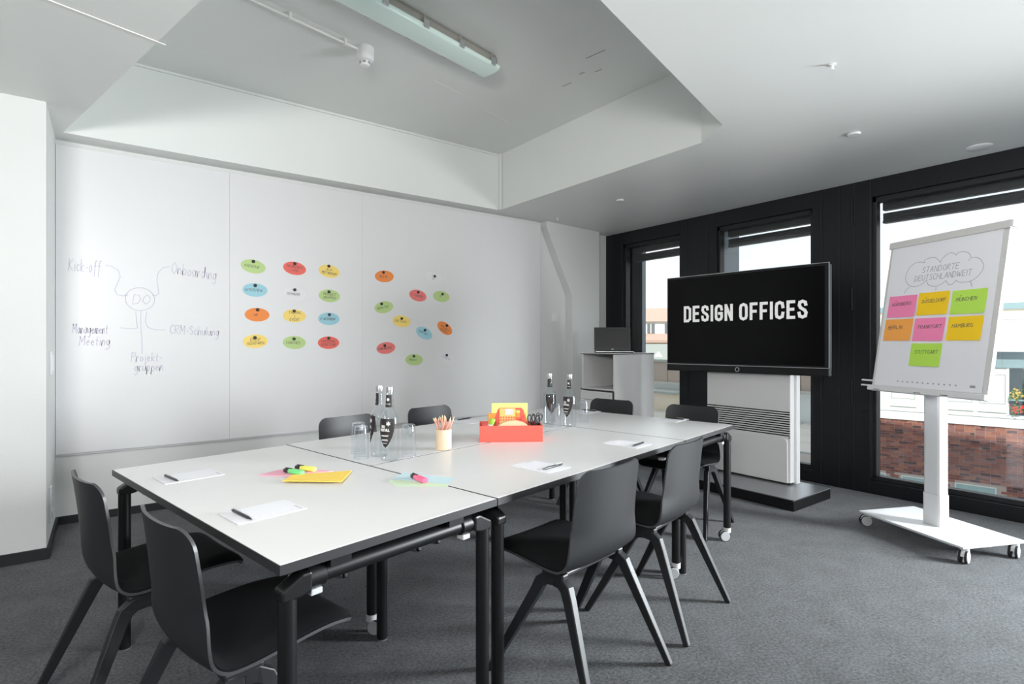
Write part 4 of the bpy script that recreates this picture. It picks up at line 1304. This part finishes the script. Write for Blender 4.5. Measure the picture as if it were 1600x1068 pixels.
for pts in ([(0.262, 0.825), (0.212, 0.832), (0.164, 0.808), (0.141, 0.749), (0.155, 0.703), (0.192, 0.674), (0.248, 0.674), (0.292, 0.705)], [(0.292, 0.705), (0.309, 0.673), (0.347, 0.658), (0.386, 0.665), (0.42, 0.687)], [(0.42, 0.687), (0.437, 0.662), (0.46, 0.659), (0.481, 0.683)],
            [(0.481, 0.683), (0.502, 0.668), (0.534, 0.664), (0.58, 0.671), (0.62, 0.71), (0.63, 0.752), (0.604, 0.795), (0.561, 0.81), (0.538, 0.794)], [(0.55, 0.814), (0.537, 0.839), (0.503, 0.855), (0.471, 0.853), (0.462, 0.84)], [(0.462, 0.84), (0.432, 0.86), (0.399, 0.851), (0.377, 0.831), (0.368, 0.808)], [(0.368, 0.808), (0.338, 0.84), (0.301, 0.849), (0.266, 0.842), (0.26, 0.822)],
            [(0.18, 0.669), (0.159, 0.656), (0.15, 0.632)], [(0.362, 0.654), (0.362, 0.632)], [(0.565, 0.667), (0.575, 0.649), (0.58, 0.632)]):
    # smooth through the points
    P = [Vector((a, b, 0)) for a, b in pts]
    out = []
    for i in range(len(P) - 1):
        p0 = P[max(i - 1, 0)]; p1 = P[i]; p2 = P[i + 1]; p3 = P[min(i + 2, len(P) - 1)]
        for k in range(5):
            t = k / 5
            q = 0.5 * ((2 * p1) + (p2 - p0) * t + (2 * p0 - 5 * p1 + 4 * p2 - p3) * t * t + (3 * p1 - p0 - 3 * p2 + p3) * t ** 3)
            out.append((q.x, q.y))
    out.append(pts[-1])
    ribbon(dr, out, .0028, .0064)
scribble(dr, 'STANDORTE', .253, .755, .036, .0030, .233, z=.0064)
scribble(dr, 'DEUTSCHLANDWEIT', .208, .704, .036, .0030, .358, z=.0064)
bd_(dr).build('marker_drawing', 'ink_grey', pap)
pr_ = MB()
for k in range(12): pr_.box(.186 + k * .034, .196 + k * .034, .042, .050, .0061, .0063)
pr_.box(.645, .675, .038, .052, .0061, .0063)
bd_(pr_).build('printed_marks', 'ink_grey', pap)
FM = Matrix.Translation(fc.location) @ Rz @ BT
NOTES = [('NÜRNBERG', .045, .470, 's_pink', 'pink sticky note reading NÜRNBERG'), ('DÜSSELDORF', .256, .476, 's_yel', 'yellow sticky note reading DÜSSELDORF'), ('MÜNCHEN', .472, .471, 's_grn', 'green sticky note reading MÜNCHEN'),
         ('BERLIN', .040, .313, 's_org', 'orange sticky note reading BERLIN'), ('FRANKFURT', .252, .311, 's_pink', 'pink sticky note reading FRANKFURT'), ('HAMBURG', .470, .312, 's_yel', 'yellow sticky note reading HAMBURG'),
         ('STUTTGART', .252, .150, 's_grn', 'green sticky note reading STUTTGART')]
for txt, x, y, m, lab in NOTES:
    rows = []
    for i in range(7):
        row = []
        for j in range(7):
            u, v = j / 6, i / 6
            row.append((u * .201, v * .146, .0012 + .0075 * ((1 - v) ** 2.2) * (.15 + .85 * u ** 2)))
        rows.append(row)
    o = MB().tgrid(rows, .0006).build('sticky_note', m)
    o.matrix_world = FM @ Matrix.Translation((x, y, .0064))
    tag(o, lab + ' on the flipchart', 'sticky note', 'sticky notes on the flipchart')
    t = MB()
    flat = txt.replace('Ü', 'U')
    sz, wd = .022, .0168 * len(flat)
    scribble(t, flat, .028, .078, sz, .0026, min(.152, wd), rise=.02)
    if 'Ü' in txt:
        kx_ = .028 + min(.152, wd) * ((txt.index('Ü') + .35) / len(txt))
        for dx in (0, .006): ribbon(t, [(kx_ + dx, .110), (kx_ + dx + .001, .113)], .003)
    t.v = [(a, b, .0012 + .0075 * ((1 - b / .146) ** 2.2) * (.15 + .85 * (a / .201) ** 2) + .0009) for a, b, c in t.v]
    t.build('writing', 'ink', o)

# ================================================================ CEILING FITTINGS
LA = math.atan2(3.243 - 2.998, 2.164 - 1.008)
lf = empty('ceiling_luminaire', (0, 0, 0))
ldir = Vector((math.cos(LA), math.sin(LA), 0)); lnrm = Vector((-ldir.y, ldir.x, 0))
lend = Vector((2.160, 3.175, 0))
lf.location = (lend.x, lend.y, 3.15); lf.rotation_euler = (0, 0, LA)
tag(lf, 'long industrial ceiling light with pale green glass cover', 'ceiling light')
LL = 1.60
MB().prism([(-.072, .040), (.072, .040), (.072, .082), (.055, .112), (-.055, .112), (-.072, .082)], -LL, 0, 'x').build('housing', 'lampgrey', lf, bevel=.004)
dp = [(-.078, .042)] + [(.078 * math.cos(q), .030 - .034 * math.sin(q) ** .7) for q in [R(a) for a in (180, 172, 160, 140, 115, 90, 65, 40, 20, 8, 0)] if True]
dp = [(-.086, .040), (-.088, .026), (-.080, .008), (-.05, 0), (.05, 0), (.080, .008), (.088, .026), (.086, .040)]
MB().prism(dp, -LL - .012, .012, 'x').build('diffuser', 'lampglass', lf, bevel=.006, smooth=50)
for k in range(6):
    for s in (-1, 1):
        x = -.06 - k * .293
        MB().box(x - .02, x + .02, s * .086, s * .0955, .012, .060).build('clip', 'silver', lf, bevel=.002)
        MB().box(x - .010, x + .010, s * .0725, s * .076, .055, .095).build('clip_bracket', 'lampgrey', lf)
sd = empty('smoke_detector', (1.408, 3.575, TOP)); tag(sd, 'white round smoke detector on the recessed ceiling', 'smoke detector')
MB().lathe([(.060, 0), (.060, -.052), (.056, -.056)], 32).build('base', 'white_pl', sd, smooth=40)
MB().lathe([(.058, -.056), (.060, -.070), (.052, -.088), (.034, -.094), (.033, -.116), (.028, -.122), (.010, -.125)], 32).build('sensor_head', 'white_pl', sd, smooth=40)
for k in range(6):
    q = k * PI / 3
    MB().box(.0335, .0345, -.010, .010, -.112, -.097).xf(Matrix.Rotation(q, 4, 'Z')).build('vent_slot', 'ink_grey', sd)
cp = empty('conduit', (0, 0, 0)); tag(cp, 'thin white cable conduit running to the smoke detector', 'conduit')
c0, c1_ = Vector((.43, 3.365, TOP - .03)), Vector((1.352, 3.562, TOP - .03))
MB().cyl(c0, c1_, .0085, n=12).build('pipe', 'pipe', cp, smooth=40)
for f in (.12, .50, .90):
    p = c0.lerp(c1_, f)
    MB().box(p.x - .008, p.x + .008, p.y - .014, p.y + .014, TOP - .042, TOP).build('pipe_clip', 'pipe', cp)
MB().cyl(c1_, c1_ + (c1_ - c0).normalized() * .012, .0088, n=12).build('cable_end', mat('cable_red', (.5, .08, .05), .5, noise=.1), cp)
def sofz(x): return SOF if x < 3.95 else SOF - (x - 3.95) / 1.4 * .04
for x, y, lab in ((2.966, 1.268, 'tiny white sprinkler in the ceiling nearest the camera'), (4.08, 4.647, 'tiny white sprinkler in the ceiling near the pier')):
    o = MB().lathe([(.020, 0), (.018, -.004), (.007, -.006), (.006, -.022), (.012, -.024), (.011, -.027)], 18).build('sprinkler', 'white_pl', smooth=40)
    o.location = (x, y, sofz(x)); tag(o, lab, 'sprinkler')
for x, y, r, lab in ((4.05, 1.593, .040, 'flat white ceiling disc above the television'), (4.069, 3.70, .038, 'flat white ceiling disc above the far table end'), (4.95, 1.14, .075, 'larger flat white ceiling disc at the window frame')):
    o = MB().lathe([(r, 0), (r * 1.0, -.006), (r * .9, -.012), (r * .3, -.013)], 28).build('ceiling_disc', 'white_pl', smooth=40)
    o.location = (x, y, sofz(x)); tag(o, lab, 'ceiling disc')

for x, y, lab in ((-0.9, -0.5, 'black uplighter floor lamp left behind the camera'), (2.6, -0.9, 'black uplighter floor lamp right behind the camera')):  # lamp bodies added beneath the two fill lights, out of view
    u_ = empty('floor_lamp', (x, y, 0)); tag(u_, lab, 'lamp', 'uplighters behind the camera')
    MB().lathe([(.16, 0), (.16, .015), (.02, .025)], 28).build('base', 'black', u_, smooth=40)
    MB().cyl((0, 0, .02), (0, 0, 1.74), .012, n=12).build('pole', 'black', u_, smooth=40)
    MB().box(-.46, .46, -.26, .26, 1.74, 1.80).build('lamp_head', 'black', u_, bevel=.01)
# ================================================================ OUTSIDE
struct(MB().box(5.6, 90, -60, 90, -7.2, -7.0).build('street_ground', 'street'), 'street far below the windows')
FB = empty('brick_building', (22.22, 5.94, 0), math.atan2(.983, -.182))
tag(FB, 'brick and white rendered building across the street', 'building')
BTOP = -1.335
# local x along the facade, local +y towards us
MB().box(-9, 4.6, -4.0, 0.0, -7.0, BTOP).build('mortar_wall', 'mortar', FB)
MB().box(-9, 4.6, -4.0, .06, BTOP, -1.07).build('ledge', 'plaster', FB)
MB().box(-9, 4.6, -4.0, .03, -1.05, .95).build('rendered_wall', 'plaster', FB)
MB().box(-9, 4.6, -3.9, .032, -1.075, -1.045).build('ledge_joint', 'line', FB)
MB().box(-9, 4.6, -3.9, .10, .52, 1.02).build('shaded_soffit', 'soffit', FB)
MB().box(-9, 4.6, -3.8, .45, 1.02, 2.0).build('eave_fascia', 'plaster', FB)
MB().box(-9, 4.6, -3.7, .47, 2.0, 2.1).build('gutter', 'white_pl', FB)
MB().box(-9, 4.6, -4, -1.6, 2.1, 2.42).build('roof_parapet', 'cream', FB)
MB().box(-9, 4.6, -4, -1.5, 2.42, 2.62).build('roof_glazing', 'soffit', FB)
for x in (-1.35, -3.2, -5.0): MB().box(x - .012, x + .012, .10, .112, .54, 1.0).build('soffit_joint', 'line', FB)
for x in (-1.0, -2.9, -4.9): MB().box(x - .008, x + .008, .45, .456, 1.02, 2.0).build('fascia_joint', 'line', FB)
def outline(x0, x1, z0, z1, y, name='panel_groove'):
    w = .012
    mb = MB().box(x0, x1, y, y + .006, z0, z0 + w).box(x0, x1, y, y + .006, z1 - w, z1).box(x0, x0 + w, y, y + .006, z0, z1).box(x1 - w, x1, y, y + .006, z0, z1)
    mb.build(name, 'line', FB)
for x0, x1 in ((.86, 1.52), (-.62, -.02), (-1.42, -.80), (2.2, 3.0)):
    outline(x0, x1, -.62, .30, .03)
    MB().box(x0 - .04, x1 + .04, .03, .05, -.90, -.885).build('panel_sill', 'line', FB)
# flower window
def fwindow(x0, x1):
    w = MB().box(x0, x1, .02, .05, -.93, .50).build('window', 'dark_win', FB)
    for x in (x0, x1, (x0 + x1) / 2): MB().box(x - .03, x + .03, .03, .07, -.95, .52).build('casing', 'plaster', w)
    MB().box(x0, x1, .05, .22, -.48, -.44).build('flower_shelf', 'soffit', w)
    rf = random.Random(x0)
    for zb, nm in ((-.88, 'flower_cluster'), (-.42, 'flower_cluster')):
        for i in range(4):
            cx_ = x1 - .22 - i * .42
            lv = MB()
            for k in range(26):
                c_ = Vector((cx_ + rf.gauss(0, .10), .16 + rf.gauss(0, .04), zb + .12 + rf.gauss(0, .09)))
                r_ = rf.uniform(.03, .05)
                lv.add([c_ + Vector((r_, 0, 0)), c_ + Vector((0, .02, r_)), c_ + Vector((-r_, 0, 0)), c_ + Vector((0, .03, -r_)), c_ + Vector((0, .05, 0))], [(0, 1, 4), (1, 2, 4), (2, 3, 4), (3, 0, 4)])
            lv.build('leaves', 'leaf' if (i + (zb > -.5)) % 2 else 'leaf', w)
            fl_ = MB()
            for k in range(22):
                c_ = Vector((cx_ + rf.gauss(0, .08), .21 + rf.gauss(0, .03), zb + .14 + rf.gauss(0, .07)))
                r_ = rf.uniform(.025, .045)
                fl_.add([c_ + Vector((r_, 0, 0)), c_ + Vector((0, .0, r_)), c_ + Vector((-r_, 0, 0)), c_ + Vector((0, 0, -r_)), c_ + Vector((0, .03, 0))], [(0, 1, 4), (1, 2, 4), (2, 3, 4), (3, 0, 4)])
            fl_.build('blossoms', 'petal' if (zb < -.5 and i % 2 == 0) else 'petal2', w)
fwindow(-3.05, -1.48)
# cellar windows in the brickwork
CELL = [(1.70, 2.6), (.56, 1.23), (-1.20, -.21), (-3.2, -2.2)]
for x0, x1 in CELL:
    w = MB().box(x0, x1, -.01, .012, -4.1, -3.27).build('cellar_window', 'teal_glass', FB)
    for xx in (x0, x1): MB().box(xx - .02, xx + .02, .012, .022, -4.1, -3.25).build('cellar_frame', 'plaster', w)
    MB().box(x0, x1, .012, .022, -3.29, -3.25).build('cellar_frame', 'plaster', w)
# bricks: individual ones nearest in view, the rest joined
BL, BHt, JT = .24, .071, .0123
course = BHt + JT
bmesh_cache = {}
def brick_mesh(length, tone):
    key = (round(length, 3), tone)
    if key not in bmesh_cache:
        t = MB().box(0, length, 0, .014, 0, BHt)
        me_ = bpy.data.meshes.new('brick')
        me_.from_pydata(t.v, [], t.f)
        me_.materials.append(M['brick%d' % tone])
        bmesh_cache[key] = me_
    return bmesh_cache[key]
rb_ = random.Random(11)
cand = []
Mi = Matrix.Translation(FB.location) @ Matrix.Rotation(FB.rotation_euler.z, 4, 'Z')
row = 0
z = BTOP - JT - BHt
while z > -5.2:
    x = -5.2 + (.125 if row % 2 else 0)
    while x < 4.5:
        ln = BL if rb_.random() < .78 else .115
        if not any(x < c1 + .02 and x + ln > c0 - .02 and z < -3.22 and z > -4.2 for c0, c1 in CELL):
            cand.append((x, z, ln, rb_.choices(range(6), (4, 3, 2, 2, 3, 1))[0]))
        x += ln + .0105
    z -= course
    row += 1
def view_key(c):
    p = Mi @ Vector((c[0] + c[2] / 2, 0, c[1]))
    cx = p.x * math.cos(R(36.535)) - p.y * math.sin(R(36.535)); cz = p.x * math.sin(R(36.535)) + p.y * math.cos(R(36.535))
    px = 800 + 855 * cx / cz; py = 537 - 855 * (p.z - 1.26) / cz
    vis = 1374 < px < 1600 and 650 < py < 745 + (px - 1370) * .155 and not (1446 < px < 1474) and c[2] > .2
    return (0 if vis else 1, cz)
cand.sort(key=view_key)
for x, z, ln, tn in cand[:300]:
    o = bpy.data.objects.new('brick', brick_mesh(ln, tn)); C.objects.link(o); o.parent = FB; o.location = (x, -.002, z)
for tn in range(6):
    pass
rest = MB(); tones = []
for x, z, ln, tn in cand[300:]:
    rest.box(x, x + ln, -.002, .012, z, z + BHt); tones += [tn] * 6
o = rest.build('brickwork', 'brick0', FB)
for tn in range(1, 6): o.data.materials.append(M['brick%d' % tn])
o.data.polygons.foreach_set('material_index', tones)
o['kind'] = 'stuff'
# brick gable behind
gb = empty('brick_gable_house', (42, 13.5, 0), math.atan2(.983, -.182)); tag(gb, 'distant brick gable seen between window frame and flipchart', 'building')
MB().box(-6, 2, -6, 0, -7, 3.05).build('gable_wall', 'brickfar', gb)
MB().prism([(-6.2, 3.05), (6.2, 3.05), (6.2, 3.3), (-6.2, 3.3)], -6.2, .15, 'y').build('roof_edge', 'plaster', gb)
MB().prism([(-6, 3.3), (6, 3.3), (5.0, 4.3), (-5.0, 4.3)], -5, -1.0, 'y').build('roof', 'plaster', gb)
# terrace of the white neighbour
tb = empty('terrace_building', (0, 0, 0)); tag(tb, 'white terrace building with beige stone parapet beyond the narrow windows', 'building')
tpoly = [(9.5, 4.3), (13.0, 5.2), (13.0, 20), (9.5, 20)]
MB().prism(tpoly, -7.0, -.59, 'z').build('terrace_block', 'brickfar', tb)
MB().prism([(9.45, 4.28), (13.0, 5.18), (13.0, 20), (9.45, 20)], -.59, -.57, 'z').build('terrace_bed', 'line', tb)
for i in range(4):
    for j in range(8):
        x0 = 9.46 + i * .88; y0 = 4.35 + i * .226 + j * .9
        MB().prism([(x0, y0), (x0 + .86, y0 + .221), (x0 + .86, y0 + 1.10), (x0, y0 + .88)], -.57, -.555, 'z').build('paver', 'paver', tb)
MB().box(13.0, 13.3, 5.3, 20, -7, .14).build('rear_wall', 'plaster', tb)
MB().box(12.9, 13.3, 5.3, 20, .10, .16).build('coping', 'paver', tb)
for j in range(12):
    y0 = 5.35 + j * .95
    MB().box(13.1, 13.2, y0, y0 + .93, .16, .74).build('stone_panel', 'panel', tb)
MB().box(13.05, 13.25, 5.3, 20, .74, .80).build('parapet_cap', 'greyroof', tb)
un = MB().box(12.2, 12.9, 9.2, 10.6, -.57, -.10).build('roof_unit', 'cream', tb)
MB().box(12.15, 12.92, 9.15, 10.65, -.10, -.04).build('unit_lid', 'greyroof', un)
# old town houses far away
fb = empty('town_house', (50.5, 40, 0), R(128)); tag(fb, 'far town house with red tiled roof and white dormer windows', 'building')
MB().box(-30, 30, -12, 0, -7, 1.4).build('wall', 'cream', fb)
MB().prism([(0.4, 1.4), (0.4, 1.7), (-3.0, 2.6), (-3.0, 1.4)], -30, 30, 'x').build('lower_roof', 'tiles', fb)
MB().box(-30, 30, -9, -2.6, 2.2, 3.95).build('dormer_wall', 'plaster', fb)
MB().prism([(-2.2, 3.9), (-9.4, 3.9), (-6.0, 5.7)], -30, 30, 'x').build('roof', 'tiles', fb)
for k in range(9):
    x = -9 + k * 2.0
    w = MB().box(x - .42, x + .42, -2.6, -2.52, 2.5, 3.65).build('window', 'winglass2', fb)
    MB().box(x - .05, x + .05, -2.52, -2.46, 2.5, 3.65).build('mullion', 'plaster', w)
    w = MB().box(x - .45, x + .45, -.02, .06, -.9, .75).build('window', 'winglass2', fb)
    MB().box(x - .05, x + .05, .06, .12, -.9, .75).build('mullion', 'plaster', w)
for x in (-4.0, 5.0):
    g = MB().prism([(x - 1.4, 3.9), (x + 1.4, 3.9), (x, 5.1)], -4.5, -1.9, 'y').build('gable', 'tiles', fb)
nh_ = empty('low_house', (30, 24.5, 0), R(128)); tag(nh_, 'lower grey roofed house before the red roof', 'building')
MB().box(-14, 14, -8, 0, -7, .25).build('wall', 'cream', nh_)
MB().prism([(.5, .2), (-8.5, .2), (-4, 1.25)], -14, 14, 'x').build('roof', 'greyroof', nh_)
for k in range(6):
    x = -6 + k * 2.2
    MB().box(x - .4, x + .4, -.02, .05, -1.3, -.15).build('window', 'winglass2', nh_)
    MB().prism([(x - .35 + 1.1, .3), (x + .35 + 1.1, .3), (x + 1.1, .75)], -2.0, -.3, 'y').build('dormer', 'plaster', nh_)
